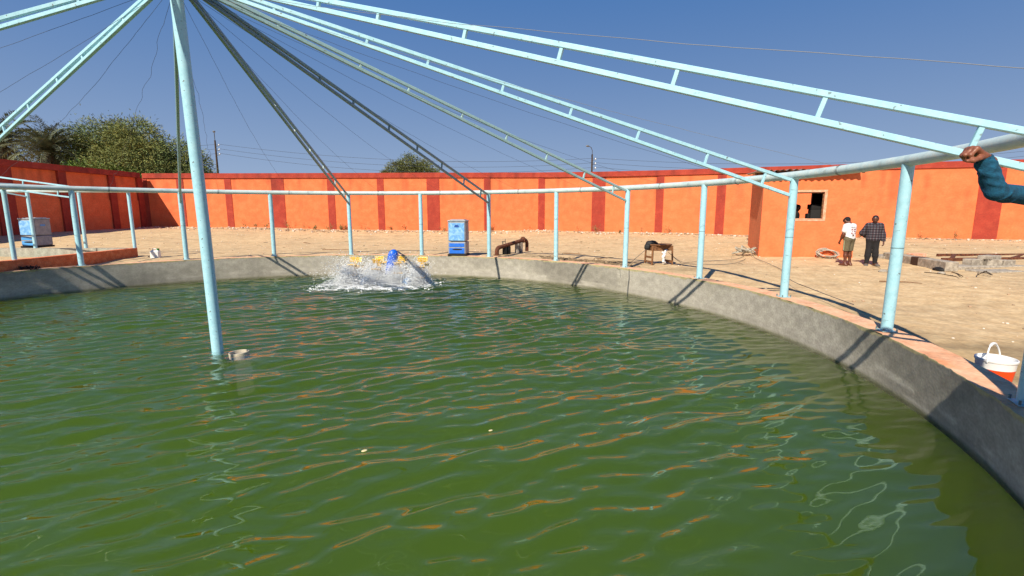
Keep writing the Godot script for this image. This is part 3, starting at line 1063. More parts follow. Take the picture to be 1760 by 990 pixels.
func bushy_tree(label: String, at: Vector3, blobs: Array, leaves: int, tone: Color, r: RandomNumberGenerator, called := "bushy_tree", group := "trees beyond the yard wall") -> void:
	# blobs: [offset from the foot, radius]; many sprays of thin leaves hung on clumps spread through them
	var t := thing(called, label, "tree", at, 0.0, group)
	var m := M.new()
	var top: Vector3 = blobs[0][0]
	m.tube([Vector3(0, -0.3, 0), Vector3(0.1, 1.2, 0), top * 0.5 + Vector3(0, 0.3, 0), top * 0.8], [0.28, 0.24, 0.17, 0.09], 9)
	part("trunk", m, mats.bark, t)
	for b in blobs:
		m = M.new()
		var c: Vector3 = b[0]
		m.tube([Vector3(0.1, 1.0, 0), (c + Vector3(0, 1.4, 0)) * 0.5, c * 0.92], [0.13, 0.08, 0.03], 6)
		part("limb", m, mats.bark, t)
	m = M.new()
	var total := 0.0
	for b in blobs:
		total += pow(b[1], 2.0)
	for b in blobs:
		var share := int(3.9 * leaves * pow(b[1], 2.0) / total)
		var clumps := maxi(6, share / 46)
		for i in clumps:
			var e := Vector3(r.randfn(), r.randfn(), r.randfn()).normalized()
			var rad: float = b[1] * (0.55 + 0.5 * pow(r.randf(), 0.6))
			var cc: Vector3 = b[0] + e * rad * Vector3(1.0, 0.8, 1.0)
			var k := r.randf_range(0.62, 1.12)
			var hue := r.randf_range(-0.18, 0.22)
			var cs: float = b[1] * r.randf_range(0.16, 0.34)
			for j in 46:
				var o := Vector3(r.randfn(), r.randfn() * 0.8, r.randfn()) * cs * 0.62
				var d := (o.normalized() * 0.8 + e * 0.6 + Vector3(r.randfn() * 0.4, r.randfn() * 0.4 - 0.35, r.randfn() * 0.4)).normalized()
				var w := d.cross(Vector3(r.randfn(), r.randfn(), r.randfn())).normalized()
				var g := k * r.randf_range(0.85, 1.15)
				m.col = Color(tone.r * g * (1.0 + hue), tone.g * g, tone.b * g * (1.0 - hue))
				leaf(m, cc + o, d, w, r.randf_range(0.14, 0.32), r.randf_range(0.018, 0.036))
	part("crown", m, foliage("tree_leaf"), t)

func palm(label: String, at: Vector3, height: float, r: RandomNumberGenerator) -> void:
	var t := thing("palm_tree", label, "palm tree", at, 0.0, "trees beyond the yard wall")
	var m := M.new()
	m.tube([Vector3(0, -0.3, 0), Vector3(0.05, height * 0.5, 0.05), Vector3(0.1, height, 0)], [0.26, 0.22, 0.24], 10)
	part("trunk", m, mats.bark, t)
	for i in 54:
		var dead := i >= 44
		m = M.new()
		var az := TAU * i * 0.381966 + r.randf() * 0.3
		var el := lerpf(1.35, -0.15, float(i) / 44.0) + r.randf_range(-0.1, 0.1)
		if dead:
			el = -0.9 + r.randf_range(-0.3, 0.3)
		var out := Vector3(cos(az), 0, sin(az))
		var q := Vector3(0.1, height, 0)
		var l := r.randf_range(2.6, 3.6) * (0.75 if dead else 1.0)
		var pts := []
		var dirs := []
		var cnt := 13
		for j in cnt:
			pts.append(q)
			var a := el - 1.35 * pow(float(j) / cnt, 1.6) * (0.4 if dead else 1.0)
			var d := out * cos(a) + Vector3.UP * sin(a)
			dirs.append(d)
			q += d * l / cnt
		var g := r.randf_range(0.75, 1.2)
		var tone := Color(0.26, 0.21, 0.13) if dead else Color(0.17, 0.19, 0.11)
		m.col = Color(tone.r * g, tone.g * g, tone.b * g)
		m.tube(pts, 0.018, 4, false)
		var across := out.cross(Vector3.UP).normalized()
		for j in range(1, cnt):
			for s in [-1.0, 1.0]:
				for h in 5:
					var f := r.randf()
					var qq: Vector3 = (pts[j - 1] as Vector3).lerp(pts[j], f)
					var d2: Vector3 = (across * s * 0.85 + dirs[j] * 0.75 + Vector3.UP * (0.25 - (0.7 if dead else 0.15)) + Vector3(r.randfn(), r.randfn(), r.randfn()) * 0.12).normalized()
					var gg := g * r.randf_range(0.8, 1.2)
					m.col = Color(tone.r * gg, tone.g * gg, tone.b * gg)
					leaf(m, qq, d2, d2.cross(Vector3.UP).normalized(), 0.60 * (1.1 - 0.6 * absf(float(j) / cnt - 0.4)), 0.030)
		part("dead_frond" if dead else "frond", m, foliage("palm_leaf"), t)

func build_trees() -> void:
	var r := RandomNumberGenerator.new()
	r.seed = 31
	var olive := Color(0.160, 0.200, 0.055)
	palm("palm with grey green fronds and dry hanging leaves, right behind the shaded side wall", Vector3(-36.2, 0.4, -39.0), 5.9, r)
	palm("second palm, half cut by the left edge, behind the left end of the side wall", Vector3(-40.4, 0.4, -39.6), 6.6, r)
	bushy_tree("dark tree at the far left, behind the palms", Vector3(-41.5, 0.4, -47.0), [[Vector3(0, 6.6, 0), 2.6], [Vector3(3.2, 6.0, 0.5), 2.4], [Vector3(-3, 6.4, 0), 2.6], [Vector3(5.6, 5.4, 0.4), 2.2]], 6500, Color(0.10, 0.105, 0.045), r)
	bushy_tree("broad olive green tree with a ragged top, next to the palm, behind the side wall", Vector3(-33.6, 0.4, -41.5), [[Vector3(0, 7.0, 0), 2.1], [Vector3(-1.9, 5.9, 0.6), 1.8], [Vector3(1.6, 6.3, 0.2), 1.7], [Vector3(0.4, 4.2, 0.9), 2.2], [Vector3(-2.2, 4.2, 0.8), 1.8]], 8500, olive, r)
	bushy_tree("tallest olive green tree, with drooping sprays, behind the corner of the walls", Vector3(-30.2, 0.4, -40.5), [[Vector3(0, 7.1, 0), 1.7], [Vector3(-1.5, 6.7, 0), 1.5], [Vector3(0.8, 5.4, 0.6), 1.9], [Vector3(-0.9, 4.4, 1.0), 2.1], [Vector3(1.7, 3.8, 0.6), 1.8]], 8500, Color(0.185, 0.215, 0.058), r)
	bushy_tree("rounded olive tree just left of the central pole, behind the wall", Vector3(-27.9, 0.4, -41.5), [[Vector3(0, 6.0, 0), 1.6], [Vector3(-1.3, 5.2, 0.4), 1.5], [Vector3(1.1, 5.0, 0.2), 1.5], [Vector3(0.1, 3.6, 0.6), 2.1], [Vector3(1.9, 3.5, 0.2), 1.4]], 6500, olive, r)
	bushy_tree("bright green bush at the foot of the big trees, showing over the wall", Vector3(-31.0, 0.4, -38.4), [[Vector3(0, 3.9, 0), 1.1], [Vector3(-2.0, 3.9, 0), 1.2], [Vector3(1.8, 3.5, 0), 1.0]], 3000, Color(0.14, 0.25, 0.035), r, "bush")
	bushy_tree("low dark bush behind the wall, right of the central pole", Vector3(-26.5, 0.4, -42.5), [[Vector3(0, 3.8, 0), 0.9], [Vector3(0.9, 3.5, 0), 0.7]], 1800, Color(0.09, 0.10, 0.035), r, "bush")
	bushy_tree("small lone round tree peeping over the middle of the sunlit orange wall", Vector3(-10.2, 0.4, -50.0), [[Vector3(0, 5.9, 0), 1.15], [Vector3(-1.4, 5.3, 0), 1.0], [Vector3(1.4, 5.2, 0), 1.15], [Vector3(0.3, 4.4, 0), 1.8], [Vector3(2.2, 4.8, 0), 0.8], [Vector3(-2.3, 4.9, 0), 0.6]], 5200, Color(0.13, 0.148, 0.042), r)


# ---------------------------------------------------------------- power line
func lamp_post(label: String, at: Vector3, tall: float, arm_dir: Vector3, lamp := true) -> Array:
	var t := thing("power_pole", label, "power pole", at, 0.0, "poles of the power line beyond the wall")
	var m := M.new()
	m.tube([Vector3(0, -0.3, 0), Vector3(0, tall * 0.5, 0), Vector3(0, tall, 0)], [0.12, 0.10, 0.075], 10)
	part("shaft", m, mats.bark, t)
	var ends := []
	for i in 3:
		m = M.new()
		var y := tall - 0.55 - 0.42 * i
		m.beam(Vector3(0, y, 0), Vector3(0.34, y + 0.05, 0), 0.05, 0.05)
		var p := part("bracket", m, mats.steel, t)
		m = M.new()
		m.lathe([Vector2(0.0, -0.01), Vector2(0.05, 0.0), Vector2(0.07, 0.05), Vector2(0.045, 0.08), Vector2(0.065, 0.12), Vector2(0.0, 0.16)], 9, Vector3(0.34, y + 0.06, 0))
		part("insulator", m, mats.white_plastic, p)
		ends.append(at + Vector3(0.34, y + 0.2, 0))
	if lamp:
		m = M.new()
		m.tube([Vector3(0, tall - 0.3, 0), Vector3(0, tall + 0.35, 0), arm_dir * 0.25 + Vector3(0, tall + 0.62, 0), arm_dir * 0.75 + Vector3(0, tall + 0.70, 0)], 0.03, 7)
		var p := part("lamp_arm", m, mats.steel, t)
		m = M.new()
		m.ball(arm_dir * 0.95 + Vector3(0, tall + 0.68, 0), Vector3(0.28, 0.09, 0.13), 10, 6, Basis(arm_dir, Vector3.UP, arm_dir.cross(Vector3.UP)))
		part("lamp_head", m, mats.pale_wire, p)
	return ends

func build_power_line() -> void:
	var a := lamp_post("tall power pole with curved lamp arm beyond the wall, right of the central pole", Vector3(-28.4, 0.4, -48.0), 8.0, Vector3(0.5, 0, 0.866))
	var b := lamp_post("slim brown power pole with a lamp, standing beyond the bend of the orange wall", Vector3(7.7, 0.4, -48.0), 6.7, Vector3(-0.6, 0, 0.8))
	var c := lamp_post("far power pole beyond the right end of the yard wall", Vector3(46.0, 0.4, -44.0), 7.0, Vector3(-0.6, 0, 0.8), false)
	var d := lamp_post("power pole hidden behind the trees on the left", Vector3(-66.0, 0.4, -46.0), 8.0, Vector3(0.5, 0, 0.866), false)
	var say := ["upper", "middle", "lower"]
	var spans := [[d, a, "behind the trees, left of the tall power pole"], [a, b, "in the sky between the two brown power poles"], [b, c, "in the sky right of the slim power pole"]]
	for s in spans:
		for i in 3:
			var pts := []
			for j in 31:
				var f := j / 30.0
				pts.append((s[0][i] as Vector3).lerp(s[1][i], f) - Vector3.UP * (0.85 + 0.12 * i) * 4.0 * f * (1.0 - f))
			var m := M.new()
			m.tube(pts, 0.012, 4)
			sole("power_cable", m, mats.wire, "%s power cable %s" % [say[i], s[2]], "power cable", Vector3.ZERO, 0.0, "cables of the power line")


# ---------------------------------------------------------------- paddle wheel aerator
func build_aerator() -> void:
	var at := Vector3(-4.42, WATER_Y, -17.35)
	var t := thing("aerator", "paddle wheel aerator with blue motor hood and yellow wheels churning the pond", "aerator", at)
	var m := M.new()
	for s in [-1.0, 1.0]:
		m = M.new()
		m.tube([Vector3(s * 0.75, 0.02, -0.75), Vector3(s * 0.75, 0.04, -0.6), Vector3(s * 0.75, 0.04, 0.6), Vector3(s * 0.75, 0.02, 0.75)], [0.05, 0.17, 0.17, 0.05], 14)
		part("float", m, mats.light_blue_plastic, t)
	m = M.new()
	m.tube([Vector3(-1.35, 0.40, 0), Vector3(1.35, 0.40, 0)], 0.022, 8)
	part("axle", m, mats.steel, t)
	m = M.new()
	for z in [-0.35, 0.35]:
		m.beam(Vector3(-0.95, 0.22, z), Vector3(0.95, 0.22, z), 0.04, 0.04)
	for x in [-0.3, 0.3]:
		m.beam(Vector3(x, 0.24, -0.4), Vector3(x, 0.24, 0.4), 0.04, 0.04)
	part("frame", m, mats.steel, t)
	# the hood: a half capsule, tall and narrow, with a flat foot and ribs
	m = M.new()
	var prof := []
	for i in 9:
		var a := PI / 2 * i / 8.0
		prof.append(Vector2(0.175 * cos(a), 0.98 + 0.20 * sin(a)))
	prof.push_front(Vector2(0.175, 0.62)); prof.push_front(Vector2(0.20, 0.60)); prof.push_front(Vector2(0.20, 0.30)); prof.push_front(Vector2(0.0, 0.30))
	m.lathe(prof, 20, Vector3(0, 0, 0.0), Basis(Vector3(1, 0, 0), Vector3(0.16, 0.987, 0), Vector3(0, 0, 1.35)))
	part("motor_hood", m, mats.blue_plastic, t)
	for i in 4:
		var x: float = [-1.2, -0.36, 0.42, 1.2][i]
		var w := Node3D.new()
		w.name = "paddle_wheel" if i == 0 else "paddle_wheel_%03d" % i
		w.position = Vector3(x, 0.40, 0); w.rotation.x = 0.25 + i * 0.31
		t.add_child(w, true)
		m = M.new()
		m.tube([Vector3(-0.05, 0, 0), Vector3(0.05, 0, 0)], 0.09, 12)
		for k in 8:
			var a := TAU * k / 8.0
			m.beam(Vector3(0, sin(a) * 0.07, cos(a) * 0.07), Vector3(0, sin(a) * 0.40, cos(a) * 0.40), 0.05, 0.03, 0.0, Vector3(1, 0.01, 0))
		part("hub", m, mats.yellow_plastic, w)
		for k in 8:
			var a := TAU * k / 8.0
			var b := Basis(Vector3.RIGHT, Vector3(0, cos(a), -sin(a)), Vector3(0, sin(a), cos(a)))
			m = M.new()
			for h in 3:                                      # a paddle of three slats
				m.box(b * Vector3(0, 0.0, 0.37 + h * 0.062), Vector3(0.33, 0.02, 0.05), b, 0.006)
			m.box(b * Vector3(0, 0.014, 0.43), Vector3(0.05, 0.02, 0.19), b, 0.004)
			part("paddle", m, mats.yellow_plastic, w)
	# the water it throws up: drops on their paths, and foam round the floats
	var r := RandomNumberGenerator.new()
	r.seed = 77
	var drop := M.new()
	drop.ball(Vector3.ZERO, Vector3.ONE, 5, 3)
	var places := []
	for i in 130000:
		var x: float = at.x + [-1.2, -0.36, 0.42, 1.2][r.randi() % 4] + r.randfn(0.0, 0.13)
		var jet := na.get_noise_2d(x * 60.0, i * 0.02)
		var sp := 1.0 + 3.2 * pow(r.randf(), 1.25) + jet * 1.6
		var an := r.randf_range(0.55, 1.5)
		var side := r.randfn(0.0, 0.22) - 0.20
		var vel := Vector3(side * sp * 0.7, sin(an) * sp, cos(an) * sp * (0.8 if r.randf() < 0.86 else -0.6))
		var tt := r.randf() * 0.80
		var q := Vector3(x, WATER_Y + 0.03, at.z + 0.15 + r.randfn(0.0, 0.16)) + vel * tt + Vector3(0, -4.9 * tt * tt, 0)
		if q.y < WATER_Y - 0.02 or absf(x - at.x) < 0.24 and q.y > WATER_Y + 0.42:
			continue
		var s := 0.0028 + 0.0085 * pow(r.randf(), 3.2)
		var b := Basis.looking_at((vel + Vector3(0, -9.8 * tt, 0.01)).normalized()).scaled_local(Vector3(s, s, s * 1.8))
		places.append(Transform3D(b, q))
	for i in 5:
		var fm := FogMaterial.new()
		fm.density = 1.0 if i < 4 else 0.5
		fm.albedo = Color(0.97, 0.985, 1.0)
		var fog := FogVolume.new()
		fog.name = "spray_mist" if i == 0 else "spray_mist_%03d" % i
		fog.shape = RenderingServer.FOG_VOLUME_SHAPE_ELLIPSOID
		fog.size = Vector3(0.85, 1.0, 1.2) if i < 4 else Vector3(3.9, 0.55, 2.6)
		fog.position = Vector3(at.x + [-1.22, -0.4, 0.38, 1.15, -0.25][i], WATER_Y + (0.16 if i < 4 else 0.02), at.z + (0.45 if i < 4 else 0.75))
		fog.material = fm
		fog.set_meta("kind", "stuff"); fog.set_meta("label", "fine white mist hanging over the paddle wheels"); fog.set_meta("category", "mist")
		add_child(fog)
	spray_object("water_spray", drop, places, "white spray of drops thrown up by the paddle wheels")
	places = []
	for i in 14000:
		var f := pow(r.randf(), 0.8)
		var x := at.x + r.randfn(0.0, 0.95) - f * 0.62 * r.randf()
		var z := at.z + 0.1 + f * 1.75 + r.randfn(0.0, 0.18)
		if absf(x - at.x + f * 0.35) > 1.9 + r.randf() * 0.4:
			continue
		if na.get_noise_2d(x * 38.0, z * 60.0) < -0.22 + f * 0.30:
			continue
		var s := 0.007 + 0.022 * pow(r.randf(), 2.5)
		var wv := wave(x, z) * calm(x, z)
		places.append(Transform3D(Basis(Vector3.UP, r.randf() * TAU).scaled_local(Vector3(s * 1.5, s * 0.45, s * 0.8)), Vector3(x, WATER_Y + wv.x + s * 0.1, z)))
	spray_object("foam", drop, places, "white foam on the water in front of the paddle wheels")

func spray_object(called: String, drop: M, places: Array, label: String) -> void:
	var mm := MultiMesh.new()
	mm.transform_format = MultiMesh.TRANSFORM_3D
	mm.mesh = drop.mesh()
	mm.instance_count = places.size()
	for i in places.size():
		mm.set_instance_transform(i, places[i])
	var wm := plain("froth", Color(0.95, 0.965, 0.97), 0.3)
	wm.backlight = Color(0.5, 0.5, 0.5)
	var o := MultiMeshInstance3D.new()
	o.name = called
	o.multimesh = mm; o.material_override = wm
	o.set_meta("kind", "stuff"); o.set_meta("label", label); o.set_meta("category", "water")
	add_child(o)


# ---------------------------------------------------------------- blue cabinet by the pond, grey one at the left
func build_cabinets() -> void:
	rough_mat("worn_grey", [Color(0.53, 0.55, 0.57), Color(0.57, 0.59, 0.61), Color(0.62, 0.635, 0.64)], 1.3, 0.55, 0.1, 61, 0.02, 0.15, false)
	rough_mat("faded_blue", [Color(0.38, 0.60, 0.83), Color(0.44, 0.66, 0.86), Color(0.58, 0.76, 0.90)], 0.9, 0.4, 0.05, 65, 0.02, 0.15, false)
	cabinet(Vector3(-2.12, 0.0, -19.33), -0.12, true, "worn blue fronted cabinet with a grey lid, standing on the pond wall between two posts")
	cabinet(Vector3(-19.15, 0.30, -19.62), 0.05, false, "grey cabinet with a faded blue front at the far left, behind the low orange tank")

func cabinet(at: Vector3, turn: float, bright: bool, label: String) -> void:
	var t := thing("cabinet", label, "cabinet", at, turn)
	var w := 0.70; var d := 0.66; var h := 1.26
	if not bright:
		w = 0.62; d = 0.72; h = 1.04
	var m := M.new()
	m.box(Vector3(0, 0.035, 0), Vector3(w + 0.05, 0.07, d + 0.05), Basis(), 0.012)
	part("base", m, mats.black_rubber, t)
	m = M.new()
	m.box(Vector3(0, 0.07 + h * 0.19, 0), Vector3(w, h * 0.38, d), Basis(), 0.03)
	part("lower_case", m, mats.worn_grey, t)
	m = M.new()
	m.box(Vector3(0, 0.07 + h * 0.70, 0), Vector3(w, h * 0.60, d), Basis(), 0.03)
	part("upper_case", m, mats.worn_grey, t)
	m = M.new()                                              # lid with a raised back edge
	m.box(Vector3(0, 0.07 + h * 1.02, 0.0), Vector3(w + 0.03, h * 0.055, d + 0.03), Basis(), 0.025)
	m.box(Vector3(0, 0.07 + h * 1.055, -0.03), Vector3(w * 0.82, h * 0.03, d * 0.7), Basis(), 0.015)
	part("lid", m, mats.worn_grey, t)
	m = M.new()
	m.box(Vector3(0, 0.07 + h * 0.69, d / 2 + 0.004), Vector3(w * 0.88, h * 0.54, 0.02), Basis(), 0.006)
	var f := part("front_panel", m, mats.faded_blue, t)
	if bright:
		m = M.new()                                          # printed mark and rows of faded print
		m.face([Vector3(-0.10, 0.07 + h * 0.83, d / 2 + 0.018), Vector3(0.12, 0.07 + h * 0.83, d / 2 + 0.018), Vector3(0.06, 0.07 + h * 0.91, d / 2 + 0.018), Vector3(-0.05, 0.07 + h * 0.91, d / 2 + 0.018)], Vector3.BACK)
		part("printed_mark", m, plain("mark_blue", Color(0.07, 0.28, 0.58), 0.5), f)
		m = M.new()
		for i in 3:
			for k in 6:
				var x := -0.20 + 0.075 * k
				m.box(Vector3(x, 0.07 + h * (0.77 - 0.085 * i), d / 2 + 0.0165), Vector3(0.05 + 0.018 * ((k * 7 + i) % 2), 0.03, 0.003))
		part("faded_print", m, plain("print_pale", Color(0.55, 0.73, 0.89), 0.5), f)
	m = M.new()
	var lower: Material = mats.light_blue_plastic if not bright else plain("panel_blue", Color(0.13, 0.42, 0.82), 0.4)
	m.box(Vector3(0, 0.07 + h * 0.28, d / 2 + 0.004), Vector3(w * 0.86, h * 0.11, 0.02), Basis(), 0.006)
	part("front_panel", m, lower, t)
	m = M.new()
	m.box(Vector3(0, 0.07 + h * 0.105, d / 2 + 0.004), Vector3(w * 0.86, h * 0.17, 0.02), Basis(), 0.006)
	var lp := part("front_panel", m, lower, t)
	m = M.new()
	m.lathe([Vector2(0, 0), Vector2(0.2, 0.002), Vector2(0.2, 0.003), Vector2(0, 0.004)], 16, Vector3(0.02, 0.07 + h * 0.15, d / 2 + 0.0135), Basis(Vector3(1, 0, 0), Vector3(0, 0, 1), Vector3(0, -0.17, 0)))
	part("hand_slot", m, mats.black_rubber, lp)
	m = M.new()                                              # handle recess on the side
	m.box(Vector3(w / 2 + 0.002, 0.07 + h * 0.78, 0.02), Vector3(0.012, 0.075, 0.22), Basis(), 0.004)
	part("side_handle", m, mats.light_blue_plastic if not bright else mats.worn_grey, t)


# ---------------------------------------------------------------- rusty pipe
func build_pipe() -> void:
	var t := thing("rusty_pipe", "rusty steel pipe bent down at both ends, resting on short props on the sand", "pipe")
	var a := Vector3(-0.62, -0.06, -19.9); var b := Vector3(0.66, 0.03, -21.5)
	var dirv := Vector3(b.x - a.x, 0, b.z - a.z).normalized()
	var m := M.new()
	m.tube([a + Vector3(0, -0.05, 0), a + Vector3(0, 0.03, 0)], 0.15, 14)
	part("flange", m, mats.rust, t)
	m = M.new()
	var pts := []
	for i in 8:
		var an := PI / 2 * i / 7.0
		pts.append(a + Vector3(0, 0.16 + 0.16 * sin(an), 0) + dirv * 0.18 * (1 - cos(an)))
	pts.push_front(a)
	m.tube(pts, 0.088, 14)
	part("elbow", m, mats.rust, t)
	m = M.new()
	var p0: Vector3 = pts[-1]; var p1 := b + Vector3(0, 0.47, 0) - dirv * 0.2
	m.tube([p0, p0.lerp(p1, 0.5), p1], 0.08, 14)
	part("pipe_run", m, mats.rust, t)
	m = M.new()
	m.tube([p1 - dirv * 0.12, p1 - dirv * 0.09], 0.13, 14)
	m.tube([p1 - dirv * 0.07, p1 - dirv * 0.04], 0.13, 14)
	part("flange", m, mats.rust, t)
	m = M.new()
	pts = []
	for i in 8:
		var an := PI / 2 * i / 7.0
		pts.append(p1 + dirv * 0.2 * sin(an) - Vector3.UP * 0.2 * (1 - cos(an)))
	pts.append(b + Vector3(0, 0.1, 0)); pts.append(b + Vector3(0, -0.04, 0))
	m.tube(pts, 0.075, 14)
	part("elbow", m, mats.rust, t)
	m = M.new()                                              # valve spindle and lever
	var v := p0.lerp(p1, 0.12)
	m.tube([v, v + Vector3(0, 0.22, 0)], 0.022, 8)
	m.tube([v + dirv * 0.16, v + dirv * 0.16 + Vector3(0, 0.30, 0)], 0.014, 8)
	m.tube([v + Vector3(-0.03, 0.19, 0), v + dirv * 0.18 + Vector3(0, 0.21, 0)], 0.014, 8)
	part("valve", m, mats.steel, t)
	for f in [0.2, 0.34, 0.70, 0.84]:
		m = M.new()
		var q := p0.lerp(p1, f)
		m.box(Vector3(q.x, q.y / 2 - 0.09, q.z), Vector3(0.17, q.y + 0.05, 0.15), Basis(Vector3.UP, f * 3.0), 0.02)
		part("prop", m, mats.black_rubber if f < 0.5 else mats.grey_block, t)


# ---------------------------------------------------------------- work table
func build_table() -> void:
	var at := Vector3(4.98, -0.05, -16.45)
	var t := thing("wooden_table", "small rough wooden table with a rounded top and low stretchers, on the sand", "table", at, 0.25)
	t.scale = Vector3(0.86, 1.08, 0.9)
	var m := M.new()
	m.lathe([Vector2(0, 0.60), Vector2(0.50, 0.60), Vector2(0.53, 0.612), Vector2(0.53, 0.632), Vector2(0.50, 0.645), Vector2(0, 0.645)], 26, Vector3.ZERO, Basis(Vector3(1, 0, 0), Vector3.UP, Vector3(0, 0, 0.72)))
	part("table_top", m, mats.old_wood, t)
	for q in [[-0.42, 0.26, 0.02], [0.42, 0.26, 0.05], [-0.40, -0.26, 0.0], [0.42, -0.26, 0.03]]:
		m = M.new()
		m.beam(Vector3(q[0] * 1.06, -0.04, q[1] * 1.08), Vector3(q[0], 0.60, q[1]), 0.062, 0.062, 0.006)
		part("leg", m, mats.old_wood, t)
	for q in [[-0.42, 0.26, 0.42, 0.26, 0.52, 0.15], [-0.41, -0.26, 0.42, -0.26, 0.52, 0.15], [-0.42, 0.25, -0.40, -0.25, 0.52, 0.15], [0.42, 0.25, 0.42, -0.25, 0.52, 0.15]]:
		m = M.new()
		m.beam(Vector3(q[0], q[4], q[1]), Vector3(q[2], q[4], q[3]), 0.026, q[5])
		part("apron", m, mats.old_wood, t)
	for q in [[-0.43, 0.27, -0.42, -0.27, 0.24, 0.06], [-0.43, 0.28, -0.42, -0.28, 0.10, 0.05], [0.44, 0.27, 0.44, -0.27, 0.09, 0.08]]:
		m = M.new()
		m.beam(Vector3(q[0], q[4], q[1]), Vector3(q[2], q[4], q[3]), 0.05, q[5])
		part("stretcher", m, mats.old_wood, t)
	var bt := Basis(Vector3.UP, 0.25)
	m = M.new()
	var bd := Body.new()
	for q in [[-0.40, 0.72, 0.0, 0.085], [-0.27, 0.74, 0.02, 0.075], [-0.17, 0.70, -0.02, 0.06], [-0.50, 0.64, 0.04, 0.055], [-0.52, 0.56, 0.05, 0.045]]:
		bd.add(Vector3(q[0], q[1], q[2]), Vector3(q[0] + 0.05, q[1], q[2] + 0.06), q[3], q[3] * 0.9)
	sole("black_bag", bd.net(0.03, 0.02), mats.black_rubber, "crumpled black bag slumped over the left edge of the wooden table", "bag", at, 0.25)
	m = M.new()
	bd = Body.new()
	for i in 12:
		var q := Vector3(0.02 + rng.randf_range(-0.05, 0.05), 0.06 + i * 0.038, 0.31 + rng.randf_range(-0.02, 0.04))
		bd.add(q, q + Vector3(rng.randf_range(-0.05, 0.05), 0.03, 0.0), rng.randf_range(0.03, 0.055), 0.03)
	sole("plastic_bag", bd.net(0.012, 0.014), mats.white_plastic, "white plastic bag hanging from the front of the wooden table", "bag", at, 0.25)
	var c0 := at + bt * Vector3(-0.5, 0.55, 0.1)
	loose_cable("thin cable sagging from the black bag on the table to the pond rail post", [c0, c0 + Vector3(-0.45, -0.28, 0.35), c0 + Vector3(-1.0, -0.57, 0.95), c0 + Vector3(-1.3, -0.5, 1.5)], 0.007)
	var c1 := at + bt * Vector3(0.3, 0.42, 0.1)
	loose_cable("thin cable trailing over the sand from wooden table to the hut's rope pile", [c1, c1 + Vector3(0.4, -0.3, 0), Vector3(6.2, -0.03, -16.9), Vector3(7.0, -0.035, -17.4), Vector3(8.2, -0.03, -17.9), Vector3(9.2, -0.03, -19.2)], 0.007)
	loose_cable("second cable lying on the sand, right of the wooden table, curling away from it", [c1, c1 + Vector3(0.35, -0.32, 0.15), Vector3(6.0, -0.03, -16.5), Vector3(6.6, -0.035, -16.2), Vector3(7.6, -0.035, -16.6), Vector3(8.8, -0.035, -18.2)], 0.007)
	loose_cable("thin cable running over the sand from the hut corner to the pond wall", [Vector3(9.5, 0.3, -19.3), Vector3(9.3, 0.0, -18.6), Vector3(8.8, -0.03, -16.6), Vector3(8.2, -0.035, -14.6), Vector3(7.3, -0.035, -12.6), Vector3(6.9, -0.035, -10.9), Vector3(6.6, -0.04, -9.2)], 0.007)

func loose_cable(label: String, pts: Array, r: float) -> void:
	var c := Curve3D.new()
	for i in pts.size():
		var d: Vector3 = (pts[mini(i + 1, pts.size() - 1)] - pts[maxi(i - 1, 0)]) * 0.18
		c.add_point(pts[i], -d, d)
	var out := []
	var n := 10 * pts.size()
	for i in n + 1:
		var q := c.sample_baked(c.get_baked_length() * i / n)
		if q.y < 0.1:
			q.y = maxf(q.y, ground_y(q.x, q.z) + r)
		out.append(q)
	var m := M.new()
	m.tube(out, r, 6)
	sole("ground_cable", m, mats.wire, label, "cable")


# ---------------------------------------------------------------- ropes
func build_ropes() -> void:
	var r := RandomNumberGenerator.new()
	r.seed = 12
	var t := thing("rope_pile", "untidy pile of pale rope and cloth at the left corner of the hut", "rope", Vector3(9.35, -0.02, -19.75))
	for i in 9:
		var m := M.new()
		var c := Vector3(r.randf_range(-0.28, 0.30) + i * 0.02, 0.06 + r.randf() * 0.16, r.randf_range(-0.1, 0.35))
		var rad := r.randf_range(0.13, 0.26)
		var tilt := Basis(Vector3(r.randfn(), 0.2, r.randfn()).normalized(), r.randf_range(0.3, 1.1))
		var pts := []
		for k in 29:
			var a := TAU * k / 14.0
			var q := c + tilt * (Vector3(cos(a), 0, sin(a) * 0.8) * (rad + 0.03 * sin(k * 1.7))) + Vector3(0, 0.002 * k, 0)
			q.y = maxf(q.y, 0.015)
			pts.append(q)
		m.tube(pts, 0.017, 6)
		part("loop", m, mats.rope, t)
	t = thing("rope_coil", "round coil of pale hose leaning on the hut front beside the barefoot man", "rope", hut_at(2.25, -0.04, -0.26))
	for i in 8:
		var m := M.new()
		var tilt := Basis(HX, 0.80 - 0.06 * i + r.randfn() * 0.07).rotated(HZ, r.randfn() * 0.12)
		var rad := 0.24 + r.randf() * 0.06
		var pts := []
		for k in 25:
			var a := TAU * k / 24.0
			var q := Vector3(0.01 * i - 0.02, 0.21 + 0.004 * i, 0) + tilt * (HX * cos(a) * (rad + 0.05) + HZ * sin(a) * rad * (0.85 + 0.06 * sin(3.0 * a + i))) + HZ * (0.026 * i - 0.08) + HX * (r.randfn() * 0.02)
			q.y = maxf(q.y, 0.016)
			pts.append(q)
		m.tube(pts, 0.012, 7)
		part("turn", m, mats.rope, t)


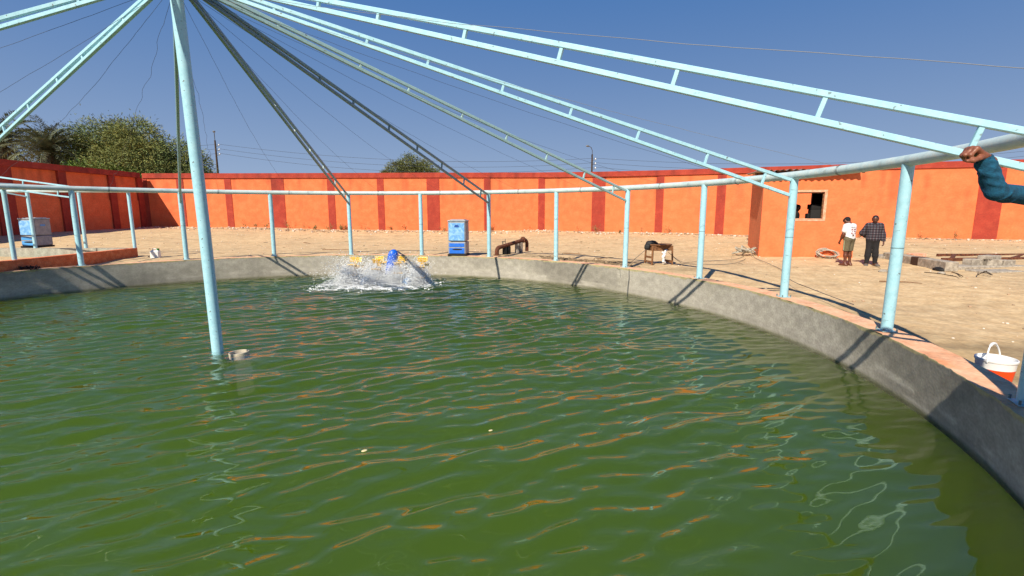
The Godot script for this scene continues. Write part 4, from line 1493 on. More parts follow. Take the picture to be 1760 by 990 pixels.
# ---------------------------------------------------------------- building scrap at the right
func build_lumber() -> void:
	var m := M.new()
	m.beam(Vector3(13.75, 0.10, -17.7), Vector3(13.1, 0.10, -14.35), 0.34, 0.30, 0.02)
	var t := thing("concrete_beam", "thick grey concrete beam lying on the sand behind the nearest tall post", "beam")
	part("beam", m, mats.grey_block, t)
	m = M.new()
	m.beam(Vector3(13.4296, 0.10, -16.05), Vector3(13.3519, 0.10, -15.65), 0.352, 0.312, 0.02)
	part("damp_patch", m, plain("damp", Color(0.24, 0.15, 0.10), 0.9), t)
	for q in [[13.5, -17.0], [13.0, -14.62]]:
		m = M.new()
		m.ball(Vector3(q[0], -0.02, q[1]), Vector3(0.16, 0.09, 0.24), 9, 6)
		part("footing", m, mats.black_rubber, t)
	m = M.new()
	m.box(Vector3(14.15, 0.06, -17.9), Vector3(1.35, 0.10, 1.3), Basis(Vector3.UP, 0.3), 0.01)
	sole("pale_slab", m, mats.grey_block, "flat pale slab lying just behind the thick concrete beam", "slab")
	m = M.new()
	m.box(Vector3(14.2, 0.19, -17.0), Vector3(0.5, 0.18, 0.3), Basis(Vector3.UP, 0.2), 0.01)
	m.box(Vector3(13.85, 0.12, -16.75), Vector3(0.36, 0.1, 0.25), Basis(Vector3.UP, 0.5), 0.01)
	sole("broken_block", m, mats.pale_plaster, "pinkish broken block on the corner of the pale slab", "block")
	t = thing("rusty_ladder", "rusty ladder-like steel frame lying flat on the sand near the right edge", "steel frame")
	var a := [Vector3(15.6, 0.13, -17.75), Vector3(20.6, 0.15, -17.6)]
	var b := [Vector3(14.55, 0.11, -16.35), Vector3(18.9, 0.13, -16.6)]
	for q in [a, b]:
		m = M.new()
		m.beam(q[0], q[1], 0.13, 0.13, 0.012)
		part("rail", m, mats.rust, t)
	for i in 4:
		m = M.new()
		var f := 0.07 + 0.25 * i
		m.beam((a[0] as Vector3).lerp(a[1], f + 0.05) + Vector3(0.12, 0.01, -0.12), (b[0] as Vector3).lerp(b[1], f) + Vector3(0, 0.01, 0), 0.10, 0.10, 0.01)
		part("rung", m, mats.rust, t)
	var k := 0
	var say := ["pale concrete block at the left of the loose blocks on the kerb", "pale concrete block between its neighbours on the kerb", "pale concrete block at the right of the loose blocks on the kerb", "flat block lying on top of the loose pale blocks"]
	for q in [[14.5, 0.13, -15.2, 0.44, 0.26, 0.3, 0.2], [14.98, 0.13, -15.1, 0.42, 0.26, 0.3, -0.1], [15.46, 0.12, -15.15, 0.42, 0.22, 0.3, 0.15], [15.0, 0.31, -15.2, 0.62, 0.12, 0.34, 0.4]]:
		m = M.new()
		m.box(Vector3.ZERO, Vector3(q[3], q[4], q[5]), Basis(), 0.015)
		sole("loose_block", m, mats.grey_block, say[k], "block", Vector3(q[0], q[1], q[2]), q[6], "loose blocks on the kerb")
		k += 1
	for q in [[13.6, 20.5, -15.0, 0.055, "long pale kerb slab on the sand under the loose blocks"], [13.6, 20.0, -14.15, 0.0, "low gravelly concrete strip in front of the long pale kerb slab"]]:
		m = M.new()
		m.beam(Vector3(q[0], q[3] - 0.05, q[2]), Vector3(q[1], q[3] - 0.05, q[2] - 0.4), 0.62, 0.14, 0.02)
		sole("kerb_slab", m, mats.grey_block, q[4], "slab")


# ---------------------------------------------------------------- bucket, jug, standpipe, weeds, sticks
func build_small_things() -> void:
	var gb := -0.365
	var t := thing("bucket", "white topped orange plastic bucket with a raised handle, on damp sand behind the pond wall", "bucket", Vector3(5.86, gb - 0.02, -5.66), 0.5)
	var m := M.new()
	m.lathe([Vector2(0, 0.005), Vector2(0.148, 0.0), Vector2(0.152, 0.012), Vector2(0.181, 0.26)], 32)
	part("tub", m, mats.orange_plastic, t)
	m = M.new()
	m.lathe([Vector2(0.1815, 0.26), Vector2(0.188, 0.345), Vector2(0.197, 0.35), Vector2(0.200, 0.375), Vector2(0.190, 0.382), Vector2(0.182, 0.375), Vector2(0.172, 0.24), Vector2(0.0, 0.238)], 32)
	part("upper_band", m, mats.white_plastic, t)
	m = M.new()
	var pts := []
	for i in 17:
		var a := PI * i / 16.0
		pts.append(Vector3(cos(a) * 0.196, 0.345 + sin(a) * 0.20, -0.02 - 0.03 * sin(a)))
	m.tube(pts, 0.009, 8)
	var hd := part("handle", m, mats.white_plastic, t)
	m = M.new()
	m.tube([pts[6], pts[7], pts[8], pts[9], pts[10]], 0.016, 10)
	part("grip", m, mats.white_plastic, hd)

	t = thing("jug", "small white jug with green cap on the sand, right of the low orange tank", "jug", Vector3(-13.62, -0.07, -18.5), 0.3)
	m = M.new()
	m.box(Vector3(0, 0.165, 0), Vector3(0.30, 0.33, 0.22), Basis(), 0.035)
	part("body", m, mats.white_plastic, t)
	m = M.new()
	m.tube([Vector3(-0.08, 0.33, 0), Vector3(-0.07, 0.39, 0), Vector3(0.04, 0.385, 0), Vector3(0.06, 0.33, 0)], 0.016, 8)
	part("handle", m, mats.white_plastic, t)
	m = M.new()
	m.tube([Vector3(0.10, 0.325, 0), Vector3(0.10, 0.40, 0)], 0.045, 12)
	part("cap", m, plain("green_cap", Color(0.12, 0.42, 0.14), 0.5), t)

	t = thing("standpipe", "open pale plastic drain pipe rising from the water beside the central pole", "pipe", Vector3(-4.93, 0, -8.40))
	m = M.new()
	m.lathe([Vector2(0.165, -1.5), Vector2(0.165, -0.75), Vector2(0.162, -0.745), Vector2(0.152, -0.745), Vector2(0.149, -0.75), Vector2(0.149, -0.90), Vector2(0.0, -0.90)], 36, Vector3(0, 0, 0), Basis().rotated(Vector3.FORWARD, -0.05))
	part("pipe", m, plain("pvc", Color(0.72, 0.68, 0.60), 0.5), t)
	m = M.new()
	m.lathe([Vector2(0.17, -1.9), Vector2(0.17, -0.85), Vector2(0.1655, -0.842)], 36)
	part("slime_coat", m, mats.sunken_murk, t)  # added dark sleeve, makes the pipe fade out below the surface

	var r := RandomNumberGenerator.new()
	r.seed = 90
	# dry weeds at the foot of the sunlit wall
	var weeds := []
	for i in 34:
		var x := r.randf_range(-24.0, 24.5)
		var z := -34.5 + r.randf() * 0.5
		if x > 3.0:
			z = lerpf(-33.9, -25.6, (x - 3.0) / 21.5) + 0.55 + r.randf() * 0.5 - 1.1 * sin(PI * (x - 3.0) / 21.5) * 0.9
		if x > 12.0 and x < 19.0:
			continue
		m = M.new()
		var stems := r.randi_range(5, 11)
		var h := r.randf_range(0.25, 0.75)
		for k in stems:
			var d := Vector3(r.randfn() * 0.35, 1.0, r.randfn() * 0.35).normalized()
			var l := h * r.randf_range(0.5, 1.0)
			var q0 := Vector3(r.randfn() * 0.06, -0.03, r.randfn() * 0.06)
			m.col = Color(0.25, 0.20, 0.09)
			m.tube([q0, q0 + d * l * 0.5, q0 + (d + Vector3(d.x, 0, d.z) * 0.5) * l], 0.006, 3, false)
			for j in 9:
				var f := r.randf_range(0.25, 1.0)
				var g := r.randf_range(0.7, 1.2)
				m.col = Color(0.22 * g, 0.20 * g, 0.07 * g)
				var ld := Vector3(r.randfn(), r.randf() * 0.7, r.randfn()).normalized()
				leaf(m, q0 + d * l * f, ld, ld.cross(Vector3(0.3, 1, 0.2)).normalized(), r.randf_range(0.06, 0.14), 0.016)
		weeds.append(sole("dry_weed", m, foliage("weed_leaf"), "dry weed", "weed", Vector3(x, ground_y(x, z), z), 0.0, "dry weeds along the foot of the wall"))
	weeds.sort_custom(func(p, q): return p.position.x / -p.position.z < q.position.x / -q.position.z)
	var tens := ["", "", "twenty", "thirty"]
	var ones := ["", "first", "second", "third", "fourth", "fifth", "sixth", "seventh", "eighth", "ninth", "tenth", "eleventh", "twelfth", "thirteenth", "fourteenth", "fifteenth", "sixteenth", "seventeenth", "eighteenth", "nineteenth"]
	for i in weeds.size():
		var n: int = i + 1
		var say: String = ones[n] if n < 20 else ({20: "twentieth", 30: "thirtieth"}[n] if n % 10 == 0 else tens[n / 10] + "-" + ones[n % 10])
		weeds[i].set_meta("label", "small dry brown weed at the foot of the sunlit wall, %s from the left" % say)
	# sticks lying about
	for q in [[-8.0, -22.4, 1.6, 1.45, "thin dry stick on the sand, behind the post left of the yellow wheels"], [2.6, -20.2, 1.1, 0.9, "dry stick on the sand right of the rusty pipe"], [3.6, -18.6, 0.9, 2.2, "short dark stick lying between the rusty pipe and the wooden table"], [10.2, -12.6, 0.9, 1.1, "thin twig on the bare sand below the two standing men"], [15.4, -12.6, 1.3, 1.3, "thin twig on the sand in front of the gravelly strip"], [-11.4, -27.0, 1.2, 0.7, "dark stick on the sand in front of the far left of the sunlit wall"]]:
		m = M.new()
		var dd: Vector3 = Vector3(sin(q[3]), 0, cos(q[3])) * q[2] * 0.5
		var c := Vector3(q[0], ground_y(q[0], q[1]) + 0.02, q[1])
		m.tube([c - dd, c - dd * 0.3 + Vector3(0, 0.015, 0.04), c + dd * 0.4 + Vector3(0, 0.01, -0.03), c + dd], [0.016, 0.014, 0.012, 0.006], 5)
		sole("stick", m, mats.old_wood, q[4], "stick", Vector3.ZERO, 0.0, "sticks lying on the sand")
	# stone like scraps near the men
	for q in [[11.1, -14.4, 0.16, "flat grey stone on the sand in front of the man in the checked shirt"], [12.4, -13.9, 0.13, "small grey stone left of the nearest tall post, on the sand"]]:
		m = M.new()
		m.ball(Vector3.ZERO, Vector3(q[2], q[2] * 0.4, q[2] * 0.7), 8, 5)
		sole("flat_stone", m, mats.grey_block, q[3], "stone", Vector3(q[0], ground_y(q[0], q[1]) + 0.02, q[1]), 0.4)
	var tw := M.new()
	for i in 7:
		var c := Vector3(12.55 + r.randfn() * 0.28, -0.01 + r.randf() * 0.05, -13.35 + r.randfn() * 0.16)
		var d := Vector3(r.randfn(), r.randf() * 0.25, r.randfn()).normalized() * r.randf_range(0.15, 0.38)
		tw.tube([c - d, c + Vector3(0, 0.02, 0), c + d], 0.012, 5)
	sole("twig_heap", tw, mats.bark, "little heap of crooked twigs on the sand beside the nearest tall post", "twigs")
	# dead twigs and straw: too many and too fine to count
	var lit := M.new()
	for i in 620:
		var c: Vector3
		var pick := r.randf()
		if pick < 0.35:                                      # behind the pond wall between the pipe and the table
			c = Vector3(lerpf(1.2, 4.0, r.randf()) + r.randfn() * 0.15, 0, 0)
			c.z = -18.9 + (c.x - 1.2) * 0.95 + r.randfn() * 0.35
		elif pick < 0.8:                                     # along the foot of the wall
			c = Vector3(r.randf_range(-24.0, 3.0), 0, -33.7 + absf(r.randfn()) * 0.5)
			if r.randf() < 0.4:
				var f := r.randf()
				c = Vector3(lerpf(4.0, 24.0, f), 0, lerpf(-32.6, -25.2, f) + absf(r.randfn()) * 0.4)
		else:
			c = Vector3(r.randf_range(-14.0, 18.0), 0, r.randf_range(-30.0, -14.0))
		if Vector2(c.x - PC.x, c.z - PC.z).length() < RO + 0.25 or c.x > 9.0 and c.x < 14.0 and c.z > -26.0 and c.z < -17.0:
			continue
		c.y = ground_y(c.x, c.z) + 0.012
		var d := Vector3(r.randfn(), r.randf() * 0.25, r.randfn()).normalized() * r.randf_range(0.05, 0.26)
		var g := r.randf_range(0.5, 1.3)
		lit.col = Color(0.24 * g, 0.17 * g, 0.10 * g)
		lit.tube([c - d, c + Vector3(r.randfn() * 0.03, 0.02, r.randfn() * 0.03), c + d], r.randf_range(0.004, 0.011), 4)
	setting("dry_litter", lit, foliage("weed_leaf"), "stuff", "dead twigs and straw scattered on the sand", "litter")
	# scraps on the water
	for q in [[-1.58, -4.85, 0.035, "pale leaf floating on the green water near the bottom middle"], [-0.25, -5.35, 0.028, "tiny pale scrap floating on the water right of the floating leaf"]]:
		m = M.new()
		var wv := wave(q[0], q[1]) * calm(q[0], q[1])
		m.ball(Vector3.ZERO, Vector3(q[2], q[2] * 0.16, q[2] * 0.7), 9, 5)
		sole("floating_scrap", m, plain("scrap", Color(0.80, 0.76, 0.58), 0.7), q[3], "floating scrap", Vector3(q[0], WATER_Y + wv.x + 0.004, q[1]), 0.7)


# ---------------------------------------------------------------- people
# bodies are made facing +Z with their left at +X, then turned
func moved(m: M, b: Basis, at: Vector3) -> M:
	for i in m.v.size():
		m.v[i] = at + b * m.v[i]
		m.n[i] = (b * m.n[i]).normalized()
	return m

func stance() -> Dictionary:
	return {
		pelvis = Vector3(0, 0.95, 0), waist = Vector3(0, 1.11, 0.0), chest = Vector3(0, 1.30, 0.0), neck = Vector3(0, 1.44, -0.01),
		head = Vector3(0, 1.59, 0.025), turn = Basis(), wide = 1.0,
		hl = Vector3(0.09, 0.90, 0), kl = Vector3(0.105, 0.49, 0.02), al = Vector3(0.11, 0.085, -0.02), tl = Vector3(0.14, 0.03, 0.15),
		hr = Vector3(-0.09, 0.90, 0), kr = Vector3(-0.105, 0.49, 0.02), ar = Vector3(-0.11, 0.085, -0.02), tr = Vector3(-0.14, 0.03, 0.15),
		sl = Vector3(0.185, 1.39, -0.01), el = Vector3(0.235, 1.11, -0.03), wl = Vector3(0.245, 0.87, 0.06),
		sr = Vector3(-0.185, 1.39, -0.01), er = Vector3(-0.235, 1.11, -0.03), wr = Vector3(-0.245, 0.87, 0.06)}

func torso(b: Body, j: Dictionary, g := 0.0) -> void:
	var w: float = j.wide
	var fl: Vector3 = (j.sl - j.sr).normalized()
	b.add(j.pelvis + fl * 0.07, j.waist + fl * 0.055, (0.112 + g) * w, (0.098 + g) * w)
	b.add(j.pelvis - fl * 0.07, j.waist - fl * 0.055, (0.112 + g) * w, (0.098 + g) * w)
	b.add(j.waist + fl * 0.055, j.chest + fl * 0.075, (0.098 + g) * w, (0.108 + g) * w)
	b.add(j.waist - fl * 0.055, j.chest - fl * 0.075, (0.098 + g) * w, (0.108 + g) * w)
	b.add(j.chest + fl * 0.06, j.sl - fl * 0.04, (0.09 + g) * w, 0.062 + g)
	b.add(j.chest - fl * 0.06, j.sr + fl * 0.04, (0.09 + g) * w, 0.062 + g)
	b.add(j.sl - fl * 0.05, j.neck, 0.052 + g, 0.052 + g)
	b.add(j.sr + fl * 0.05, j.neck, 0.052 + g, 0.052 + g)

func leg_bones(b: Body, j: Dictionary, s: String, g := 0.0, taper := 1.0) -> void:
	b.add(j["h" + s], j["k" + s], 0.088 + g, 0.054 + g * taper)
	var mid: Vector3 = (j["k" + s] as Vector3).lerp(j["a" + s], 0.3)
	b.add(j["k" + s], mid, 0.052 + g * taper, 0.055 + g * taper)
	b.add(mid, j["a" + s], 0.055 + g * taper, 0.036 + g * taper)

func arm_bones(b: Body, j: Dictionary, s: String, g := 0.0) -> void:
	b.add(j["s" + s], j["e" + s], 0.054 + g, 0.040 + g)
	b.add(j["e" + s], (j["e" + s] as Vector3).lerp(j["w" + s], 0.3), 0.040 + g, 0.041 + g)
	b.add((j["e" + s] as Vector3).lerp(j["w" + s], 0.3), j["w" + s], 0.041 + g, 0.028 + g)

func foot_bones(b: Body, j: Dictionary, s: String, g := 0.0) -> void:
	var a: Vector3 = j["a" + s]; var t: Vector3 = j["t" + s]
	var heel := a - (t - a) * Vector3(1, 0, 1) * 0.28; heel.y = 0.038 + a.y - 0.085
	b.add(a, heel, 0.038 + g, 0.034 + g)
	b.add(heel, t, 0.034 + g, 0.024 + g)
	var ac := (t - a).cross(Vector3.UP).normalized()
	b.add(a.lerp(t, 0.55) + ac * 0.015, t + ac * 0.03, 0.032 + g, 0.021 + g)
	b.add(a.lerp(t, 0.55) - ac * 0.015, t - ac * 0.022, 0.032 + g, 0.02 + g)

func head_net(cell: float) -> M:                             # around the origin, facing +Z
	var b := Body.new()
	b.add(Vector3(0, 0.035, -0.035), Vector3(0, 0.035, 0.03), 0.086, 0.082)
	b.add(Vector3(0, -0.02, 0.0), Vector3(0, -0.06, 0.035), 0.070, 0.050)
	for s in [-1.0, 1.0]:
		b.add(Vector3(s * 0.035, -0.02, 0.05), Vector3(s * 0.025, -0.055, 0.05), 0.036, 0.03)      # cheeks
		b.add(Vector3(s * 0.055, -0.05, 0.0), Vector3(s * 0.02, -0.085, 0.055), 0.028, 0.022)      # jaw
		b.add(Vector3(s * 0.045, 0.030, 0.078), Vector3(s * 0.015, 0.032, 0.088), 0.014, 0.014)    # brow
		b.add(Vector3(s * 0.083, 0.018, -0.012), Vector3(s * 0.078, -0.03, 0.0), 0.017, 0.012)     # ears
		b.add(Vector3(s * 0.090, 0.020, -0.016), Vector3(s * 0.086, -0.01, -0.014), 0.010, 0.010)
	b.add(Vector3(0, 0.018, 0.096), Vector3(0, -0.022, 0.112), 0.009, 0.014)                       # nose
	b.add(Vector3(-0.012, -0.026, 0.102), Vector3(0.012, -0.026, 0.102), 0.010, 0.010)
	b.add(Vector3(-0.02, -0.052, 0.090), Vector3(0.02, -0.052, 0.090), 0.010, 0.010)               # lips
	b.add(Vector3(-0.015, -0.064, 0.087), Vector3(0.015, -0.064, 0.087), 0.010, 0.010)
	b.add(Vector3(0, -0.092, 0.066), Vector3(0, -0.088, 0.07), 0.022, 0.02)                        # chin
	b.add(Vector3(0, -0.05, -0.02), Vector3(0, -0.13, -0.035), 0.056, 0.054)                       # top of the neck
	return b.net(0.010, cell)

func finger(b: Body, q: Vector3, d: Vector3, palm: Vector3, lens: Array, radii: Array, curls: Array) -> Vector3:
	var ax := palm.cross(d).normalized() * -1.0
	for i in lens.size():
		d = d.rotated(ax, -curls[i])
		if i == 0 and d.dot(palm) < 0.0 and curls[i] > 0.0:
			ax = -ax
			d = d.rotated(ax, -2.0 * curls[i])
		var e: Vector3 = q + d * lens[i]
		b.add(q, e, radii[i], radii[i] * 0.93)
		q = e
	return q

func hand_net(w: Vector3, x: Vector3, y: Vector3, z: Vector3, curls: Array, thumb: Array, cell: float, size := 1.0) -> M:
	# x towards the thumb, y out of the back of the hand, z along the fingers; curls: three bends for each finger
	var b := Body.new()
	var at := func(p: Vector3) -> Vector3: return w + (x * p.x + y * p.y + z * p.z) * size
	var ox := [0.031, 0.010, -0.011, -0.030]
	var kz := [0.088, 0.092, 0.086, 0.077]
	var ln := [[0.042, 0.026, 0.020], [0.046, 0.029, 0.021], [0.042, 0.027, 0.020], [0.034, 0.021, 0.018]]
	b.add(at.call(Vector3(0.0, 0, -0.05)), at.call(Vector3(0, 0, 0.012)), 0.028 * size, 0.025 * size)
	for i in 4:
		b.add(at.call(Vector3(ox[i] * 0.55, 0, 0.012)), at.call(Vector3(ox[i], 0.002, kz[i])), 0.0165 * size, 0.0125 * size)
		finger(b, at.call(Vector3(ox[i], 0.002, kz[i])), (z + x * (ox[i] * 2.2)).normalized(), -y, [ln[i][0] * size, ln[i][1] * size, ln[i][2] * size], [0.0102 * size, 0.0092 * size, 0.0082 * size], curls[i])
	var q: Vector3 = at.call(Vector3(0.016, -0.006, 0.020))
	for i in thumb.size():
		var e: Vector3 = at.call(thumb[i])
		b.add(q, e, [0.0165, 0.0125, 0.0105][i] * size, [0.0125, 0.0105, 0.0085][i] * size)
		q = e
	return b.net(0.0042, cell)

const RELAXED := [[0.35, 0.40, 0.25], [0.42, 0.50, 0.30], [0.48, 0.52, 0.32], [0.52, 0.50, 0.3]]
const THUMB := [Vector3(0.036, -0.014, 0.046), Vector3(0.046, -0.022, 0.076), Vector3(0.046, -0.028, 0.100)]

func hang_hand(j: Dictionary, s: String, cell: float) -> M:
	var z: Vector3 = ((j["w" + s] as Vector3) - j["e" + s]).normalized()
	var y := Vector3(1.0 if s == "l" else -1.0, 0, 0.25)              # the back of the hand looks outwards
	y = (y - z * y.dot(z)).normalized()
	var x := Vector3(0, 0, 1)
	x = (x - z * x.dot(z) - y * x.dot(y)).normalized()
	return hand_net(j["w" + s], x, y, z, RELAXED, THUMB, cell)

func body_of(t: Node3D, j: Dictionary, skin: Material, cell: float, feet := true, hands := ["l", "r"], hand_cell := 0.0055, more: M = null) -> void:
	var b := Body.new()
	torso(b, j)
	b.add(j.neck, (j.head as Vector3) + (j.turn as Basis) * Vector3(0, -0.09, -0.02), 0.056, 0.052)
	for s in ["l", "r"]:
		leg_bones(b, j, s); arm_bones(b, j, s, -0.02 if more and s == "r" else 0.0)
		if feet:
			foot_bones(b, j, s)
	var m := b.net(0.022, cell)
	m.add(moved(head_net(0.006), j.turn, j.head))
	for s in hands:
		m.add(hang_hand(j, s, hand_cell))
	if more:
		m.add(more)
	part("body", m, skin, t)
	for s in [-1.0, 1.0]:
		m = M.new()
		m.ball((j.head as Vector3) + (j.turn as Basis) * Vector3(s * 0.033, 0.010, 0.082), Vector3(0.0135, 0.0085, 0.010), 8, 6, j.turn)
		part("eye", m, plain("eye", Color(0.10, 0.07, 0.06), 0.2), t)

func hair_of(t: Node3D, j: Dictionary, grow: float, mat: Material, line := 0.045) -> void:
	var b := Body.new()
	b.add(Vector3(0, 0.038, -0.037), Vector3(0, 0.040, 0.026), 0.087, 0.083)
	b.add(Vector3(0, 0.0, -0.045), Vector3(0, -0.02, -0.045), 0.074, 0.06)
	var nrm := Vector3(0, -1.0, 0.75).normalized()
	var m := b.net(0.01, 0.008, grow, [Plane(nrm, nrm.dot(Vector3(0, line, 0.085)))])
	part("hair", moved(m, j.turn, j.head), mat, t)

func build_people() -> void:
	var brown := rough_mat("brown_skin", [Color(0.33, 0.17, 0.105), Color(0.37, 0.20, 0.125), Color(0.40, 0.225, 0.145)], 0.3, 0.5, 0.0, 71, 0.02, 0.05, false)
	var dark := rough_mat("dark_skin", [Color(0.30, 0.17, 0.12), Color(0.335, 0.19, 0.135), Color(0.36, 0.21, 0.15)], 0.3, 0.42, 0.0, 73, 0.02, 0.05, false)
	man_in_jersey(brown)
	man_in_checks(dark)
	man_in_hut(dark)
	man_reaching(rough_mat("tan_skin", [Color(0.46, 0.27, 0.19), Color(0.50, 0.30, 0.215), Color(0.54, 0.335, 0.245)], 0.12, 0.48, 0.02, 75, 0.02, 0.12, false))


func man_in_jersey(skin: Material) -> void:
	# faces left and away from the pond, head bowed: seen from his left and from behind
	var t := thing("person", "barefoot person in white number 25 jersey and olive shorts, head bowed", "person", Vector3(11.06, -0.055, -15.95), deg_to_rad(-163.0))
	t.scale = Vector3.ONE * 0.95
	var j := stance()
	j.chest = Vector3(0, 1.30, 0.035); j.neck = Vector3(0, 1.435, 0.075); j.head = Vector3(0, 1.555, 0.155)
	j.sl += Vector3(0, -0.015, 0.045); j.sr += Vector3(0, -0.015, 0.045)
	j.turn = Basis(Vector3.RIGHT, 0.72)
	j.el = Vector3(0.225, 1.10, 0.06); j.wl = Vector3(0.195, 0.88, 0.175)
	j.er = Vector3(-0.23, 1.10, 0.05); j.wr = Vector3(-0.20, 0.88, 0.15)
	j.kl += Vector3(-0.015, 0, 0.0); j.kr += Vector3(0.015, 0, 0.0)
	j.wide = 1.02
	body_of(t, j, skin, 0.018)
	hair_of(t, j, 0.006, plain("black_hair", Color(0.035, 0.03, 0.03), 0.85))
	var b := Body.new()
	torso(b, j)
	for s in ["l", "r"]:
		var e: Vector3 = (j["s" + s] as Vector3).lerp(j["e" + s], 0.55)
		b.add(j["s" + s], e, 0.058, 0.062)
	part("jersey", b.net(0.022, 0.016, 0.016, [Plane(Vector3(0, -1, 0), -0.90), Plane(Vector3(0, 0.92, 0.38), 0.92 * 1.475 + 0.38 * 0.075)]), rough_mat("jersey_cloth", [Color(0.82, 0.81, 0.82), Color(0.86, 0.85, 0.86), Color(0.89, 0.88, 0.88)], 0.4, 0.9, 0.15, 81, 0.02, 0.06, false), t)
	# the lettering on the back, laid on the cloth row by row
	var rows := ["0111001111", "1001001000", "0001001000", "0010001110", "0100000001", "1000001001", "1111000110"]
	print_on(t, b, 0.022, 0.018, rows, Vector2(0.0, 1.20), 0.021, 0.025, plain("print_red", Color(0.50, 0.07, 0.10), 0.7), "number_print")
	var over := ["1000101000101", "1101101000101", "1010101000010", "1000100111010"]
	print_on(t, b, 0.022, 0.018, over, Vector2(0.0, 1.345), 0.013, 0.013, plain("print_dark", Color(0.12, 0.11, 0.18), 0.7), "name_print")
	print_on(t, b, 0.022, 0.018, ["111", "111", "111"], Vector2(0.02, 1.07), 0.022, 0.018, plain("print_brown", Color(0.36, 0.25, 0.14), 0.7), "badge_print")
	b = Body.new()
	var fl := Vector3.RIGHT
	b.add(j.pelvis + fl * 0.07, j.pelvis + fl * 0.07 + Vector3.UP * 0.06, 0.118, 0.11)
	b.add(j.pelvis - fl * 0.07, j.pelvis - fl * 0.07 + Vector3.UP * 0.06, 0.118, 0.11)
	for s in ["l", "r"]:
		b.add(j["h" + s], (j["h" + s] as Vector3).lerp(j["k" + s], 1.0), 0.095, 0.085)
	var olive := rough_mat("olive_cloth", [Color(0.33, 0.30, 0.22), Color(0.37, 0.34, 0.255), Color(0.41, 0.38, 0.29)], 0.3, 0.9, 0.15, 83, 0.02, 0.1, false)
	part("shorts", b.net(0.02, 0.016, 0.012, [Plane(Vector3(0, -1, 0), -0.525)]), olive, t)
	var m := M.new()                                         # pale stripe down the side of the shorts
	var pts := []
	for i in 9:
		var q := Vector3(0.3, 0.90 - i * 0.043, 0.02)
		for k in 60:
			if b.field(q, 0.02) < 0.015:
				break
			q.x -= 0.004
		pts.append(q)
	for i in 8:
		m.face([pts[i] + Vector3(0.004, 0, -0.016), pts[i] + Vector3(0.004, 0, 0.016), pts[i + 1] + Vector3(0.004, 0, 0.016), pts[i + 1] + Vector3(0.004, 0, -0.016)], Vector3.RIGHT)
	part("side_stripe", m, plain("stripe", Color(0.62, 0.64, 0.50), 0.9), t)

func print_on(t: Node3D, b: Body, k: float, grow: float, rows: Array, at: Vector2, cw: float, ch: float, mat: Material, called: String) -> void:
	# cells of a small pattern, each dropped on the cloth from behind (-Z)
	var m := M.new()
	var h := rows.size(); var w: int = String(rows[0]).length()
	var put := {}
	var on := func(i: int, r: int) -> Vector3:
		if put.has(i * 100 + r):
			return put[i * 100 + r]
		var q := Vector3(at.x + (w / 2.0 - i) * cw, at.y + (h / 2.0 - r) * ch, -0.26)
		for n in 80:
			var d := b.field(q, k) - grow - 0.0015
			if d < 0.0006:
				break
			q.z += maxf(d * 0.7, 0.0008)
			if q.z > 0.1:
				break
		put[i * 100 + r] = q
		return q
	for r in h:
		for i in w:
			if String(rows[r])[i] == "1":
				m.face([on.call(i, r), on.call(i + 1, r), on.call(i + 1, r + 1), on.call(i, r + 1)], Vector3.FORWARD)
	part(called, m, mat, t)

